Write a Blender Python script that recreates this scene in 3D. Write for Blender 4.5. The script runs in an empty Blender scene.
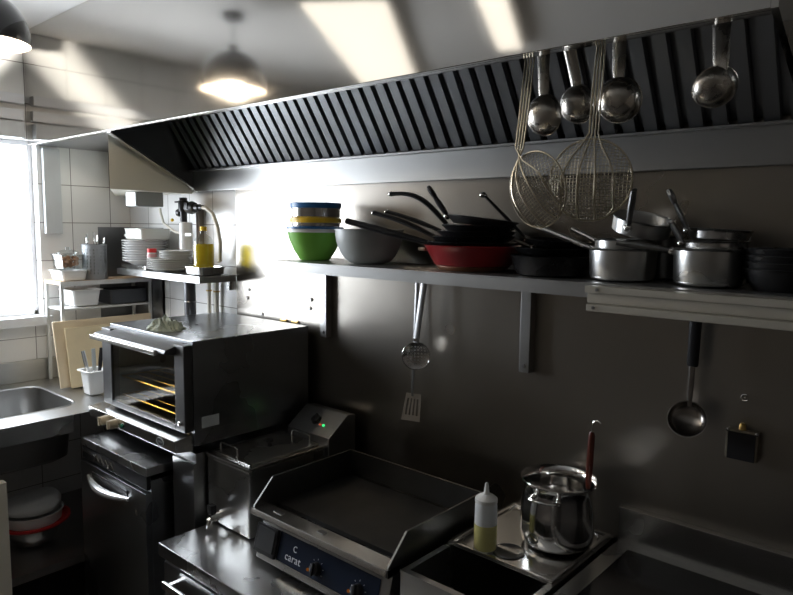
import bpy, bmesh, math, random
from mathutils import Vector, Matrix, noise
random.seed(7)
PI = math.pi
scene = bpy.context.scene
COL = scene.collection
# ------------------------------------------------------------------ camera
F, YAW, PITCH, ROLL, CZ = 662.676, 0.721403, 0.10749, 0.0125982, 1.72
D = 1.78                                   # back wall plane
XL = -3.52                                 # left wall plane
cy, sy, cp, sp = math.cos(YAW), math.sin(YAW), math.cos(PITCH), math.sin(PITCH)
fwd = Vector((-sy*cp, cy*cp, -sp)); r0 = Vector((cy, sy, 0)); u0 = r0.cross(fwd)
cr, sr = math.cos(ROLL), math.sin(ROLL)
RT = cr*r0 + sr*u0; UP = -sr*r0 + cr*u0
def at(px, py, axis, val):
    """point on the real plane axis=val seen at photo pixel px,py (used for measuring)"""
    d = RT*(px-396.5) + UP*(297.5-py) + fwd*F
    i = 'xyz'.index(axis)
    t = (val-(CZ if i == 2 else 0))/d[i]
    return Vector((d.x*t, d.y*t, d.z*t+CZ))
cam = bpy.data.cameras.new('camera'); camo = bpy.data.objects.new('camera', cam); COL.objects.link(camo)
M3 = Matrix((RT, UP, -fwd)).transposed()
camo.matrix_world = Matrix.Translation((0, 0, CZ)) @ M3.to_4x4()
cam.sensor_width = 36; cam.lens = F/793*36; cam.clip_start = .02
scene.camera = camo
# ------------------------------------------------------------------ materials
MATS = {}
def mat(name, col, rough=.5, metal=0.0, var=0.0, vscale=8, rvar=0.0, stretch=(1,1,1), bump=0.0, bscale=40,
        emit=None, estr=0, trans=0.0, alpha=None, coat=0.0, ior=1.45, aniso=0):
    if name in MATS: return MATS[name]
    m = bpy.data.materials.new(name); m.use_nodes = True
    nt = m.node_tree; b = nt.nodes['Principled BSDF']
    b.inputs['Base Color'].default_value = (*col, 1); b.inputs['Roughness'].default_value = rough
    b.inputs['Metallic'].default_value = metal; b.inputs['IOR'].default_value = ior
    b.inputs['Transmission Weight'].default_value = trans
    b.inputs['Coat Weight'].default_value = coat
    if emit: b.inputs['Emission Color'].default_value = (*emit, 1); b.inputs['Emission Strength'].default_value = estr
    if var or rvar or bump:
        tc = nt.nodes.new('ShaderNodeTexCoord'); mp = nt.nodes.new('ShaderNodeMapping')
        geo = nt.nodes.new('ShaderNodeNewGeometry')
        mp.inputs['Scale'].default_value = stretch
        nt.links.new(geo.outputs['Position'], mp.inputs['Vector'])
        n = nt.nodes.new('ShaderNodeTexNoise'); n.inputs['Scale'].default_value = vscale; n.inputs['Detail'].default_value = 5
        nt.links.new(mp.outputs['Vector'], n.inputs['Vector'])
        if var:
            mx = nt.nodes.new('ShaderNodeMix'); mx.data_type = 'RGBA'
            mx.inputs['A'].default_value = (*[c*(1-var) for c in col], 1); mx.inputs['B'].default_value = (*[min(1, c*(1+var)) for c in col], 1)
            nt.links.new(n.outputs['Fac'], mx.inputs['Factor']); nt.links.new(mx.outputs['Result'], b.inputs['Base Color'])
        if rvar:
            mr = nt.nodes.new('ShaderNodeMapRange'); mr.inputs['From Min'].default_value = .3; mr.inputs['From Max'].default_value = .7
            mr.inputs['To Min'].default_value = max(.02, rough-rvar); mr.inputs['To Max'].default_value = rough+rvar
            n2 = nt.nodes.new('ShaderNodeTexNoise'); n2.inputs['Scale'].default_value = vscale*.45; n2.inputs['Detail'].default_value = 4
            nt.links.new(geo.outputs['Position'], n2.inputs['Vector'])
            nt.links.new(n2.outputs['Fac'], mr.inputs['Value']); nt.links.new(mr.outputs['Result'], b.inputs['Roughness'])
        if bump:
            n3 = nt.nodes.new('ShaderNodeTexNoise'); n3.inputs['Scale'].default_value = bscale; n3.inputs['Detail'].default_value = 3
            nt.links.new(mp.outputs['Vector'], n3.inputs['Vector'])
            bp = nt.nodes.new('ShaderNodeBump'); bp.inputs['Strength'].default_value = bump; bp.inputs['Distance'].default_value = .002
            nt.links.new(n3.outputs['Fac'], bp.inputs['Height']); nt.links.new(bp.outputs['Normal'], b.inputs['Normal'])
    MATS[name] = m; return m
ST = mat('brushed steel', (.56,.56,.55), .27, 1, .10, 6, .06, (1,1,6))
STW = mat('steel wall sheet', (.33,.305,.27), .31, 1, .12, 2.2, .07, (1,1,1))
STH = mat('hood steel', (.60,.585,.56), .085, 1, .10, 2.5, .03, (1,1,1), .04, 6)
STD = mat('dull dark steel', (.30,.30,.30), .34, 1, .12, 5, .06)
STB = mat('bright steel', (.72,.71,.69), .2, 1, .06, 10, .05)
CHR = mat('chrome', (.85,.84,.82), .12, 1)
SHU2 = mat('grey box paint', (.40,.41,.41), .45)
OVD = mat('dark oven door', (.15,.15,.15), .42, 1, .15, 6, .06)
FIL = mat('filter steel', (.27,.275,.28), .36, 1, .08, 6, .05)
OVS = mat('oven steel', (.34,.35,.36), .3, 1, .12, 4, .06)
WIRE = mat('tinned wire', (.62,.55,.42), .32, 1)
BLK = mat('black coating', (.012,.012,.013), .27, 0, .2, 20, .08)
BLKP = mat('black plastic', (.018,.018,.02), .35)
BLKG = mat('black glass', (.006,.006,.007), .12, 0)
GDK = mat('shade-darkened guard steel', (.16,.16,.155), .4, 1, .1, 6, .06)  # griddle guard steel, darkened in colour to stand for its unlit faces
SHF = mat('shelf steel', (.40,.40,.39), .36, 1, .08, 6, .05)
GRD = mat('griddle plate', (.035,.034,.033), .42, .6, .3, 14, .08)
WHP = mat('white plastic', (.78,.78,.76), .35)
WHC = mat('white porcelain', (.74,.74,.73), .22, 0, coat=.3)
GRC = mat('grey porcelain', (.55,.55,.53), .25)
CRM = mat('cream paint', (.80,.77,.66), .5, 0, .05, 4)
FRM = mat('window frame white', (.75,.76,.78), .4)
SHU = mat('shutter grey', (.55,.57,.58), .5)
RED = mat('red enamel', (.33,.02,.025), .28, 0, coat=.4)
REDP = mat('red plastic', (.62,.03,.03), .35)
COP = mat('brown base', (.22,.10,.05), .4, .3)
GRN = mat('green plastic', (.20,.52,.07), .4)
BLU = mat('blue plastic', (.03,.16,.42), .35)
YEL = mat('yellow plastic', (.85,.55,.03), .4)
GRY = mat('grey plastic', (.42,.45,.45), .4)
BRD = mat('chopping board', (.72,.60,.42), .55, 0, .14, 5)
BRD2 = mat('chopping board worn', (.74,.62,.40), .55, 0, .22, 6)
WOOD = mat('pale wood', (.62,.45,.30), .6, 0, .2, 20)
HWD = mat('dark red wood', (.10,.018,.009), .35, 0, .25, 60, 0, (1,1,.1), coat=.3)
CLO = mat('grey green cloth', (.30,.33,.27), .9, 0, .35, 30, 0, (1,1,1), .6, 150)
BRS = mat('brass', (.65,.45,.16), .3, 1)
KNB = mat('worn beige knob', (.50,.42,.30), .45, 0, .3, 60)
HOSE = mat('cream hose', (.68,.64,.54), .4)
NAVY = mat('navy panel', (.006,.013,.032), .3)
LET = mat('white lettering', (.75,.77,.8), .5)
FOOD = mat('brown food', (.36,.17,.08), .6, 0, .6, 60)
STK = mat('pale sticker', (.62,.66,.66), .5)
RUB = mat('rubber', (.02,.02,.02), .7)
OIL = mat('yellow oil', (.80,.62,.03), .12, trans=.55, ior=1.3)
OILP = mat('pale oil', (.72,.68,.28), .2, trans=.35, ior=1.3)
SQZ = mat('cloudy plastic', (.82,.85,.86), .3, trans=.2, ior=1.2)
CEIL = mat('ceiling paint', (.84,.82,.78), .8, 0, .05, 2)
ROOM = mat('dim room paint', (.23,.20,.17), .8, 0, .1, 2)
FLR = mat('dark floor tile', (.10,.09,.085), .5, 0, .2, 6)
RAILM = mat('cream lacquered metal', (.50,.47,.40), .4, .3, .1, 8)
def emis(name, col, s):
    m = bpy.data.materials.new(name); m.use_nodes = True; nt = m.node_tree; nt.nodes.remove(nt.nodes['Principled BSDF'])
    e = nt.nodes.new('ShaderNodeEmission'); e.inputs[0].default_value = (*col, 1); e.inputs[1].default_value = s
    nt.links.new(e.outputs[0], nt.nodes['Material Output'].inputs[0]); return m
TUBE_M = emis('tube light diffuser', (1,.93,.82), 1.5)
BULB_M = emis('warm bulb', (1,.72,.42), 6)
LEDG = emis('green indicator', (.05,1,.25), 1.0)
LEDR = emis('red indicator', (1,.12,.03), .5)
LEDO = emis('orange indicator', (1,.3,.04), .09)
def glassmat(name, tint, gl):
    m = bpy.data.materials.new(name); m.use_nodes = True; nt = m.node_tree; nt.nodes.remove(nt.nodes['Principled BSDF'])
    t = nt.nodes.new('ShaderNodeBsdfTransparent'); t.inputs[0].default_value = (*tint, 1)
    g = nt.nodes.new('ShaderNodeBsdfGlossy'); g.inputs['Roughness'].default_value = .06
    x = nt.nodes.new('ShaderNodeMixShader'); x.inputs[0].default_value = gl
    nt.links.new(t.outputs[0], x.inputs[1]); nt.links.new(g.outputs[0], x.inputs[2]); nt.links.new(x.outputs[0], nt.nodes['Material Output'].inputs[0]); return m
PANE = glassmat('window pane glass', (.97,.98,1), .05)
OVG = glassmat('oven door glass', (.80,.76,.64), .10)
CLR = glassmat('clear plastic', (.9,.92,.92), .10)
def tilemat(name, axis):
    m = bpy.data.materials.new(name); m.use_nodes = True; nt = m.node_tree; b = nt.nodes['Principled BSDF']
    geo = nt.nodes.new('ShaderNodeNewGeometry'); s = nt.nodes.new('ShaderNodeSeparateXYZ'); c = nt.nodes.new('ShaderNodeCombineXYZ')
    nt.links.new(geo.outputs['Position'], s.inputs[0])
    a1 = nt.nodes.new('ShaderNodeMath'); a1.operation = 'ADD'; a1.inputs[1].default_value = 10+(.12 if axis == 'X' else -.07)
    a2 = nt.nodes.new('ShaderNodeMath'); a2.operation = 'ADD'; a2.inputs[1].default_value = 3.8-1.715
    nt.links.new(s.outputs[axis], a1.inputs[0]); nt.links.new(s.outputs['Z'], a2.inputs[0])
    nt.links.new(a1.outputs[0], c.inputs[0]); nt.links.new(a2.outputs[0], c.inputs[1])
    br = nt.nodes.new('ShaderNodeTexBrick'); br.offset = 0; br.squash = 1
    br.inputs['Color1'].default_value = (.80,.80,.78,1); br.inputs['Color2'].default_value = (.83,.82,.80,1); br.inputs['Mortar'].default_value = (.20,.18,.16,1)
    br.inputs['Scale'].default_value = 1; br.inputs['Mortar Size'].default_value = .0018; br.inputs['Brick Width'].default_value = .2; br.inputs['Row Height'].default_value = .19
    nt.links.new(c.outputs[0], br.inputs['Vector']); nt.links.new(br.outputs['Color'], b.inputs['Base Color'])
    b.inputs['Roughness'].default_value = .3
    bp = nt.nodes.new('ShaderNodeBump'); bp.inputs['Strength'].default_value = .4; bp.inputs['Distance'].default_value = .002; bp.invert = True
    nt.links.new(br.outputs['Fac'], bp.inputs['Height']); nt.links.new(bp.outputs['Normal'], b.inputs['Normal'])
    return m
TILX, TILY = tilemat('white wall tile back', 'X'), tilemat('white wall tile left', 'Y')
# ------------------------------------------------------------------ mesh builder
class MB:
    def __init__(s): s.bm = bmesh.new(); s.wn = False
    def add(s, verts, faces):
        vs = [s.bm.verts.new(v) for v in verts]
        for f in faces:
            try: s.bm.faces.new([vs[i] for i in f])
            except ValueError: pass
        return s
    def box(s, x0, x1, y0, y1, z0, z1, bev=0, M=None):
        x0, x1 = min(x0,x1), max(x0,x1); y0, y1 = min(y0,y1), max(y0,y1); z0, z1 = min(z0,z1), max(z0,z1)
        t = bmesh.new()
        r = bmesh.ops.create_cube(t, size=1)
        for v in t.verts: v.co = Vector(((x0+x1)/2+v.co.x*(x1-x0), (y0+y1)/2+v.co.y*(y1-y0), (z0+z1)/2+v.co.z*(z1-z0)))
        if bev: s.wn = True; bmesh.ops.bevel(t, geom=t.edges[:], offset=bev, segments=2, profile=.6, affect='EDGES')
        return s.merge(t, M)
    def merge(s, t, M=None):
        if M is not None: bmesh.ops.transform(t, matrix=M, verts=t.verts[:])
        me = bpy.data.meshes.new('tmp'); t.to_mesh(me); t.free(); s.bm.from_mesh(me); bpy.data.meshes.remove(me); return s
    def prism(s, pts, axis, a, b, M=None, bev=0):
        """polygon pts (2D) extruded along axis from a to b"""
        def P(p, h):
            if axis == 'x': return (h, p[0], p[1])
            if axis == 'y': return (p[0], h, p[1])
            return (p[0], p[1], h)
        t = bmesh.new(); n = len(pts)
        A = [t.verts.new(P(p, a)) for p in pts]; B = [t.verts.new(P(p, b)) for p in pts]
        t.faces.new(A); t.faces.new(B[::-1])
        for i in range(n): t.faces.new((A[i], A[(i+1) % n], B[(i+1) % n], B[i]))
        bmesh.ops.recalc_face_normals(t, faces=t.faces[:])
        if bev: s.wn = True; bmesh.ops.bevel(t, geom=t.edges[:], offset=bev, segments=2, profile=.6, affect='EDGES')
        return s.merge(t, M)
    def lathe(s, prof, M=None, seg=40, closed=False):
        """profile [(r,z)...] around z"""
        t = bmesh.new(); rings = []
        for r, z in prof:
            if r < 1e-5: rings.append([t.verts.new((0, 0, z))])
            else: rings.append([t.verts.new((r*math.cos(2*PI*k/seg), r*math.sin(2*PI*k/seg), z)) for k in range(seg)])
        for a, b in zip(rings, rings[1:]):
            for k in range(seg):
                k2 = (k+1) % seg
                if len(a) == 1 and len(b) == 1: continue
                if len(a) == 1: t.faces.new((a[0], b[k2], b[k]))
                elif len(b) == 1: t.faces.new((a[k], a[k2], b[0]))
                else: t.faces.new((a[k], a[k2], b[k2], b[k]))
        bmesh.ops.recalc_face_normals(t, faces=t.faces[:])
        return s.merge(t, M)
    def tube(s, pts, r, seg=8, M=None, flat=1.0, cap=True):
        pts = [Vector(p) for p in pts]; n = len(pts); t = bmesh.new(); rings = []
        rs = r if isinstance(r, (list, tuple)) else [r]*n
        prev = None
        for i, p in enumerate(pts):
            d = (pts[min(i+1, n-1)]-pts[max(i-1, 0)]).normalized()
            if prev is None:
                a = Vector((0,0,1)) if abs(d.z) < .9 else Vector((1,0,0)); nrm = d.cross(a).normalized()
            else: nrm = (prev-d*prev.dot(d)).normalized()
            prev = nrm; bn = d.cross(nrm)
            rings.append([t.verts.new(p+nrm*(rs[i]*math.cos(2*PI*k/seg))+bn*(rs[i]*flat*math.sin(2*PI*k/seg))) for k in range(seg)])
        for a, b in zip(rings, rings[1:]):
            for k in range(seg): t.faces.new((a[k], a[(k+1) % seg], b[(k+1) % seg], b[k]))
        if cap: t.faces.new(rings[0][::-1]); t.faces.new(rings[-1])
        return s.merge(t, M)
    def ring(s, R, r, M=None, seg=40, sseg=8):
        t = bmesh.new(); rg = []
        for i in range(seg):
            a = 2*PI*i/seg
            rg.append([t.verts.new(((R+r*math.cos(2*PI*k/sseg))*math.cos(a), (R+r*math.cos(2*PI*k/sseg))*math.sin(a), r*math.sin(2*PI*k/sseg))) for k in range(sseg)])
        for i in range(seg):
            a, b = rg[i], rg[(i+1) % seg]
            for k in range(sseg): t.faces.new((a[k], b[k], b[(k+1) % sseg], a[(k+1) % sseg]))
        return s.merge(t, M)
    def blob(s, c, r, sub=2, M=None, jit=0):
        t = bmesh.new(); bmesh.ops.create_icosphere(t, subdivisions=sub, radius=1)
        rr = r if isinstance(r, (tuple, list)) else (r, r, r)
        for v in t.verts:
            k = 1+jit*noise.noise(v.co*1.7+Vector(c)*13)
            v.co = Vector((c[0]+v.co.x*rr[0]*k, c[1]+v.co.y*rr[1]*k, c[2]+v.co.z*rr[2]*k))
        return s.merge(t, M)
    def build(s, name, m, parent=None, world=True, ang=35, loc=None):
        me = bpy.data.meshes.new(name)
        off = None
        if parent is not None and world:
            W = parent.matrix_basis.copy(); q = parent.parent
            while q is not None: W = q.matrix_basis @ W; q = q.parent
            off = W.inverted()
        elif loc is not None: off = Matrix.Translation(-Vector(loc))
        if off is not None: bmesh.ops.transform(s.bm, matrix=off, verts=s.bm.verts[:])
        s.bm.to_mesh(me); s.bm.free(); me.materials.append(m)
        for p in me.polygons: p.use_smooth = True
        me.set_sharp_from_angle(angle=math.radians(ang))
        o = bpy.data.objects.new(name, me); COL.objects.link(o)
        if s.wn: q = o.modifiers.new('weighted_normals', 'WEIGHTED_NORMAL'); q.keep_sharp = True; q.weight = 100
        if parent is not None: o.parent = parent
        elif loc is not None: o.location = loc
        return o
ROOTM = {}
def thing(name, label, cat, loc=(0,0,0), rot=None, group=None):
    o = bpy.data.objects.new(name, None); COL.objects.link(o); o.empty_display_size = .05
    o.matrix_basis = Matrix.Translation(loc) @ (rot.to_4x4() if rot is not None else Matrix())
    o['label'] = label; o['category'] = cat
    if group: o['group'] = group
    return o
def tag(o, label, cat, group=None, kind=None):
    o['label'] = label; o['category'] = cat
    if group: o['group'] = group
    if kind: o['kind'] = kind
    return o
def struct(name, mb, m, parent=None):
    o = mb.build(name, m, parent)
    if parent is None: o['kind'] = 'structure'
    return o
def lab(o, text): o['label'] = text; return o
def Rz(a): return Matrix.Rotation(a, 4, 'Z')
def Rx(a): return Matrix.Rotation(a, 4, 'X')
def Ry(a): return Matrix.Rotation(a, 4, 'Y')
def T(*p): return Matrix.Translation(p if len(p) == 3 else p[0])
def align(d, up=(0,0,1)):
    """matrix whose z axis is d"""
    z = Vector(d).normalized(); x = Vector(up).cross(z)
    if x.length < 1e-4: x = Vector((1,0,0))
    x.normalize(); y = z.cross(x); return Matrix((x, y, z)).transposed().to_4x4()
def frame(x, y, z): return Matrix((Vector(x), Vector(y), Vector(z))).transposed().to_4x4()
def dup(root, mtx, label, group=None):
    r = root.copy(); COL.objects.link(r); r.matrix_basis = mtx; r['label'] = label
    if group: r['group'] = group
    for ch in list(root.children):
        c = ch.copy(); COL.objects.link(c); c.parent = r
        for g in ch.children: d = g.copy(); COL.objects.link(d); d.parent = c
    return r
# ------------------------------------------------------------------ the room
XR, YF, ZC = 1.9, -1.9, 2.62
struct('floor', MB().box(XL-.15, XR+.1, YF-.1, D+.1, -.1, 0), FLR)
struct('ceiling', MB().box(XL-.15, XR+.1, YF-.1, D+.1, ZC, ZC+.1), CEIL)
struct('wall_back', MB().box(XL-.15, XR+.1, D, D+.1, 0, ZC), TILX)
struct('wall_right', MB().box(XR, XR+.1, YF, D, 0, ZC), ROOM)
struct('wall_front', MB().box(XL-.15, XR+.1, YF-.1, YF, 0, ZC), ROOM)
WY0, WY1, WZ0, WZ1 = .12, 1.31, 1.25, 2.115
wl = MB()
for y0, y1, z0, z1 in ((YF, WY0, 0, ZC), (WY1, D, 0, ZC), (WY0, WY1, 0, WZ0), (WY0, WY1, WZ1, ZC)):
    wl.box(XL-.15, XL, y0, y1, z0, z1)
struct('wall_left', wl, TILY)
w = MB()
for a, b, c, d in ((WY0, WY0+.05, WZ0, WZ1), (WY1-.022, WY1, WZ0, WZ1), (WY0, WY1, WZ0, WZ0+.025), (WY0, WY1, WZ1-.025, WZ1), (.70, .74, WZ0, WZ1)):
    w.box(XL-.11, XL-.06, a, b, c, d, .004)
wf = struct('window_1', w, FRM)
struct('pane', MB().box(XL-.09, XL-.084, WY0+.05, WY1-.022, WZ0+.025, WZ1-.025), PANE, wf)
# sill below the window (kept just proud of the tiles)
struct('trim_1', MB().box(XL, XL+.045, WY0-.05, WY1+.03, 1.205, 1.252, .004), FRM)
# roller-shutter case and its ledges above the window
s = MB(); s.box(XL, XL+.05, WY0-.05, 1.245, 2.115, 2.19, .003); struct('trim_2', s, SHU)
s = MB(); s.box(XL, XL+.035, WY0-.05, 1.25, 2.20, 2.25, .003); s.box(XL, XL+.05, WY0-.05, 1.25, 2.275, 2.32, .003); struct('trim_3', s, FRM)
# boxed-in post right of the window
struct('trim_4', MB().box(XL, XL+.03, 1.33, 1.41, 1.66, 2.08, .004), SHU)
# ------------------------------------------------------------------ steel cladding on the back wall
cl = thing('splashback_panel', 'large brushed stainless sheet covering the wall behind the cooking line', 'splashback', (-1, D, 0))
MB().box(-2.53, XR-.02, D-.006, D-.0005, .45, 2.2).build('sheet', STW, cl)
for px, py in ((249.4,289.5),(247.9,297.8),(311.7,299.6),(310.5,308.4),(262.5,314)):
    p = at(px, py, 'y', D-.006)
    MB().lathe([(0,.0),(.008,0),(.008,.003),(.004,.006),(0,.006)], T(p) @ Rx(PI/2), 12).build('bolt', STD, cl)
for px, py in ((284.5,320.5),(295.8,322)):
    p = at(px, py, 'y', D-.006)
    MB().box(p.x-.02, p.x+.02, p.y-.008, p.y, p.z-.005, p.z+.006, .002).build('clip', BRS, cl)
SZ_ = .93
s = MB(); s.box(-3.19, -3.17, D-.004, D-.0005, 1.2, 1.695); s.box(XL+.005, -3.17, D-.004, D-.0005, SZ_+.001, 1.695)
tag(s.build('corner_cladding', STD), 'dull grey steel sheet on the corner wall behind the stacked white plates', 'wall panel')
tag(MB().box(XL+.0005, XL+.004, 1.60, D-.006, SZ_+.001, 1.695).build('side_cladding', STD), 'dull grey steel sheet on the left wall behind the cutlery holder', 'wall panel')
# ------------------------------------------------------------------ extractor hood
YH, ZL, HX0, HX1 = 1.27, 2.088, -3.512, -.296
h = thing('extractor_hood', 'long stainless steel extractor hood with a sloping bank of baffle filters', 'extractor hood', ((HX0+HX1)/2, 1.5, ZL))
s = MB(); s.box(HX0, HX1, YH, YH+.012, ZL, ZC-.002, .002); s.box(HX0, HX1, YH+.0125, YH+.035, ZL, ZL+.006)
s.build('front_panel', STH, h)
s = MB(); s.prism([(HX0, YH+.036), (-2.73, YH+.036), (-2.855, 1.77), (HX0, 1.77)], 'z', ZL+.002, ZL+.008); s.build('underside_plate', FIL, h)
# left side panel, leaning in plan
s = MB()
A = [(-2.715, YH+.014), (-2.85, D-.008)]
zt = ZC-.004
v = [(A[0][0], A[0][1], ZL-.004), (A[1][0], A[1][1], 1.872), (A[1][0], A[1][1], zt), (A[0][0], A[0][1], zt)]
v += [(x+.012, y, z) for x, y, z in v]
s.add(v, [(0,1,2,3), (7,6,5,4), (0,4,5,1), (1,5,6,2), (2,6,7,3), (3,7,4,0)]); s.build('side_panel', FIL, h)
s = MB(); v = [(A[0][0], A[0][1], ZL-.006), (A[1][0], A[1][1], 1.868), (A[1][0]+.03, A[1][1], 1.868), (A[0][0]+.03, A[0][1], ZL-.006)]
v += [(x, y, z+.006) for x, y, z in v]; s.add(v, [(3,2,1,0), (4,5,6,7), (0,1,5,4), (1,2,6,5), (2,3,7,6), (3,0,4,7)]); s.build('side_flange', ST, h)
s = MB(); s.prism([(YH, ZL), (D-.008, 1.872), (D-.008, zt), (YH, zt)], 'x', HX1, HX1+.012); s.build('side_panel', STH, h)
s = MB(); s.box(-2.84, HX1-.001, D-.03, D-.018, 1.872, 1.968, .002); s.box(-2.84, HX1-.001, D-.0175, D-.007, 1.872, 1.878)
s.box(-2.84, HX1-.001, D-.06, D-.0305, 1.962, 1.968)
s.build('grease_gutter', SHF, h)
ang = math.radians(56); L = .62
n_c = 5; total = (HX1-.004)-(-2.80); wc = total/n_c
for c in range(n_c):
    s = MB(); x0 = -2.80+c*wc
    M = T(x0, D-.045, 1.970) @ Rx(PI-ang)          # local +y runs up the slope toward the room
    # frame in local coords: x across, y up-slope, z normal
    nb = 9; p = wc/nb
    for k in range(nb):
        xa = k*p
        s.box(xa+.010, xa+p-.012, 0, L, -.004, 0, 0, M)                 # front baffle face
        s.box(xa+.010, xa+.0115, 0, L, -.022, -.004, 0, M); s.box(xa+p-.0135, xa+p-.012, 0, L, -.022, -.004, 0, M)
    s.box(0, wc, 0, L, -.030, -.028, 0, M)
    s.build('grease_filter', FIL, h)
s = MB(); s.tube([(-1.55, 1.40, 2.215), (HX1-.002, 1.40, 2.215)], .007, 10); s.tube([(-1.5, 1.40, 2.22), (-1.5, 1.40, ZC-.01)], .005)
s.build('hanging_rail', ST, h)
# beige boxing under the hood's end, and the small box below it
struct('trim_5', MB().prism([(-2.875, D-.01), (-2.80, YH+.06), (-3.50, 1.69), (-3.50, D-.01)], 'z', 1.862, ZL-.002), CRM)
bx = thing('box_fitting', 'small grey metal box fitted beneath the cream boxing in the corner', 'wall box', (-2.955, 1.57, 1.79))
MB().box(-3.0, -2.906, 1.505, 1.635, 1.795, 1.861, .003).build('case', SHU2, bx)
lab(MB().box(-2.998, -2.908, 1.498, 1.5045, 1.797, 1.859, .002).build('end_cap', WHP, bx), 'white end cap')
# ------------------------------------------------------------------ lamps
lp = thing('pendant_lamp', 'glossy black dome pendant lamp hanging near the hood', 'pendant lamp', (-2.505, .785, 2.30))
R = .14
prof = [(R, 0)]+[(R*math.cos(a*PI/2/10), .02+R*1.05*math.sin(a*PI/2/10)) for a in range(0, 10)]+[(.02,.02+R*1.05),(.02,.19),(0,.19)]
MB().lathe(prof, T(-2.505,.785,2.30), 48).build('shade', mat('gloss black shade', (.01,.01,.011), .12, 0, coat=1), lp)
pin = [(R-.002, .0005)]+[((R-.004)*math.cos(a*PI/2/10), .018+(R-.004)*1.03*math.sin(a*PI/2/10)) for a in range(0, 10)]+[(0, .018+(R-.004)*1.03)]
lab(MB().lathe(pin, T(-2.505,.785,2.30), 48).build('inner_shade', mat('white inner shade', (.85,.8,.72), .4), lp), 'white inside of shade')
MB().blob((-2.505,.785,2.345), .03).build('bulb', BULB_M, lp)
MB().tube([(-2.505,.785,2.49),(-2.505,.785,ZC-.02)], .003).build('cord', BLKP, lp)
MB().lathe([(0,-.025),(.04,-.025),(.045,-.001),(0,-.001)], T(-2.505,.785,ZC), 24).build('ceiling_rose', BLKP, lp)
def strip(name, a, b, w, label):
    a, b = Vector(a), Vector(b); d = b-a; M = T((a+b)/2) @ Rz(math.atan2(d.y, d.x)); Lh = d.length/2
    t = thing(name, label, 'ceiling light', ((a+b)/2))
    MB().box(-Lh-.02, Lh+.02, -w/2-.02, w/2+.02, -.03, -.002, .004, M).build('housing', WHP, t)
    MB().box(-Lh, Lh, -w/2, w/2, -.045, -.031, .004, M).build('diffuser', TUBE_M, t)
strip('ceiling_light', (-1.95,.66,ZC), (-2.80,-.56,ZC), .34, 'wide ceiling light panel mirrored in the hood front')
strip('ceiling_light', (-1.42,.45,ZC), (-1.80,-.32,ZC), .11, 'narrow ceiling tube light mirrored in the hood front')
# ------------------------------------------------------------------ main wall shelf
ZS = 1.592
sh = thing('wall_shelf', 'long stainless wall shelf carrying bowls, frying pans and saucepans', 'shelf', (-1, 1.63, ZS))
s = MB(); s.box(-1.925, XR-.2, 1.475, D-.007, ZS-.004, ZS); s.box(-1.925, XR-.2, 1.475, 1.479, ZS-.035, ZS-.0045); s.box(-1.925, -1.921, 1.4795, D-.007, ZS-.035, ZS-.0045)
s.build('board', SHF, sh)
def bracket(x):
    s = MB(); s.box(x-.017, x+.017, D-.037, D-.007, 1.282, ZS-.0045, .002); s.box(x-.012, x+.012, 1.49, D-.038, ZS-.032, ZS-.0045, .002)
    b = s.build('bracket', SHF, sh)
    for z in (1.302, 1.54): MB().lathe([(0,0),(.006,0),(.006,.003),(0,.004)], T(x, D-.0375, z) @ Rx(PI/2), 12).build('screw', STD, b)
for x in (-1.915, -1.015, .1): bracket(x)
rb = thing('shelf_rail', 'cream two-step metal rail fixed along the front underside of the shelf', 'rail', (-.1, 1.45, 1.5))
s = MB(); x0 = -.685
s.box(x0, .9, 1.440, 1.474, 1.572, 1.588, .002); s.box(x0+.004, .9, 1.447, 1.474, 1.548, 1.5715, .002); s.build('upper_step', RAILM, rb)
s = MB(); s.box(x0+.012, .9, 1.425, 1.474, 1.531, 1.5475, .003); s.build('lower_step', RAILM, rb)
for z in (1.580, 1.54): MB().lathe([(0,0),(.004,0),(.004,.002),(0,.002)], T(x0+.03, 1.4395 if z > 1.56 else 1.4245, z) @ Rx(PI/2), 10).build('screw', STD, rb)
# ------------------------------------------------------------------ low refrigerated counter
CX0, CX1, CY0, CZ1 = -1.962, -.712, 1.054, .672
lc = thing('low_counter', 'low stainless counter with drawers carrying fryer, griddle and bain-marie', 'counter', (-1.35, 1.4, 0))
MB().box(CX0, CX1, CY0, D-.008, CZ1-.045, CZ1, .005).build('worktop', ST, lc)
MB().box(CX0+.01, CX1-.01, CY0+.03, D-.01, .10, CZ1-.046, .003).build('body', STD, lc)
for k in range(2):
    a = CX0+.02+k*.61
    d = MB().box(a, a+.595, CY0+.008, CY0+.0295, .12, CZ1-.06, .004).build('drawer', STD, lc)
    hx = a+.05
    s = MB(); s.box(hx, hx+.35, CY0-.03, CY0-.018, .55, .575, .004); s.box(hx+.02, hx+.035, CY0-.0185, CY0+.0075, .555, .57); s.box(hx+.315, hx+.33, CY0-.0185, CY0+.0075, .555, .57)
    s.build('drawer_handle', CHR, d)
for x in (CX0+.05, CX1-.05):
    for y in (CY0+.08, D-.08): MB().lathe([(0,0),(.02,0),(.02,.01),(.014,.012),(.014,.1),(0,.1)], T(x, y, 0), 16).build('leg', ST, lc)
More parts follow.
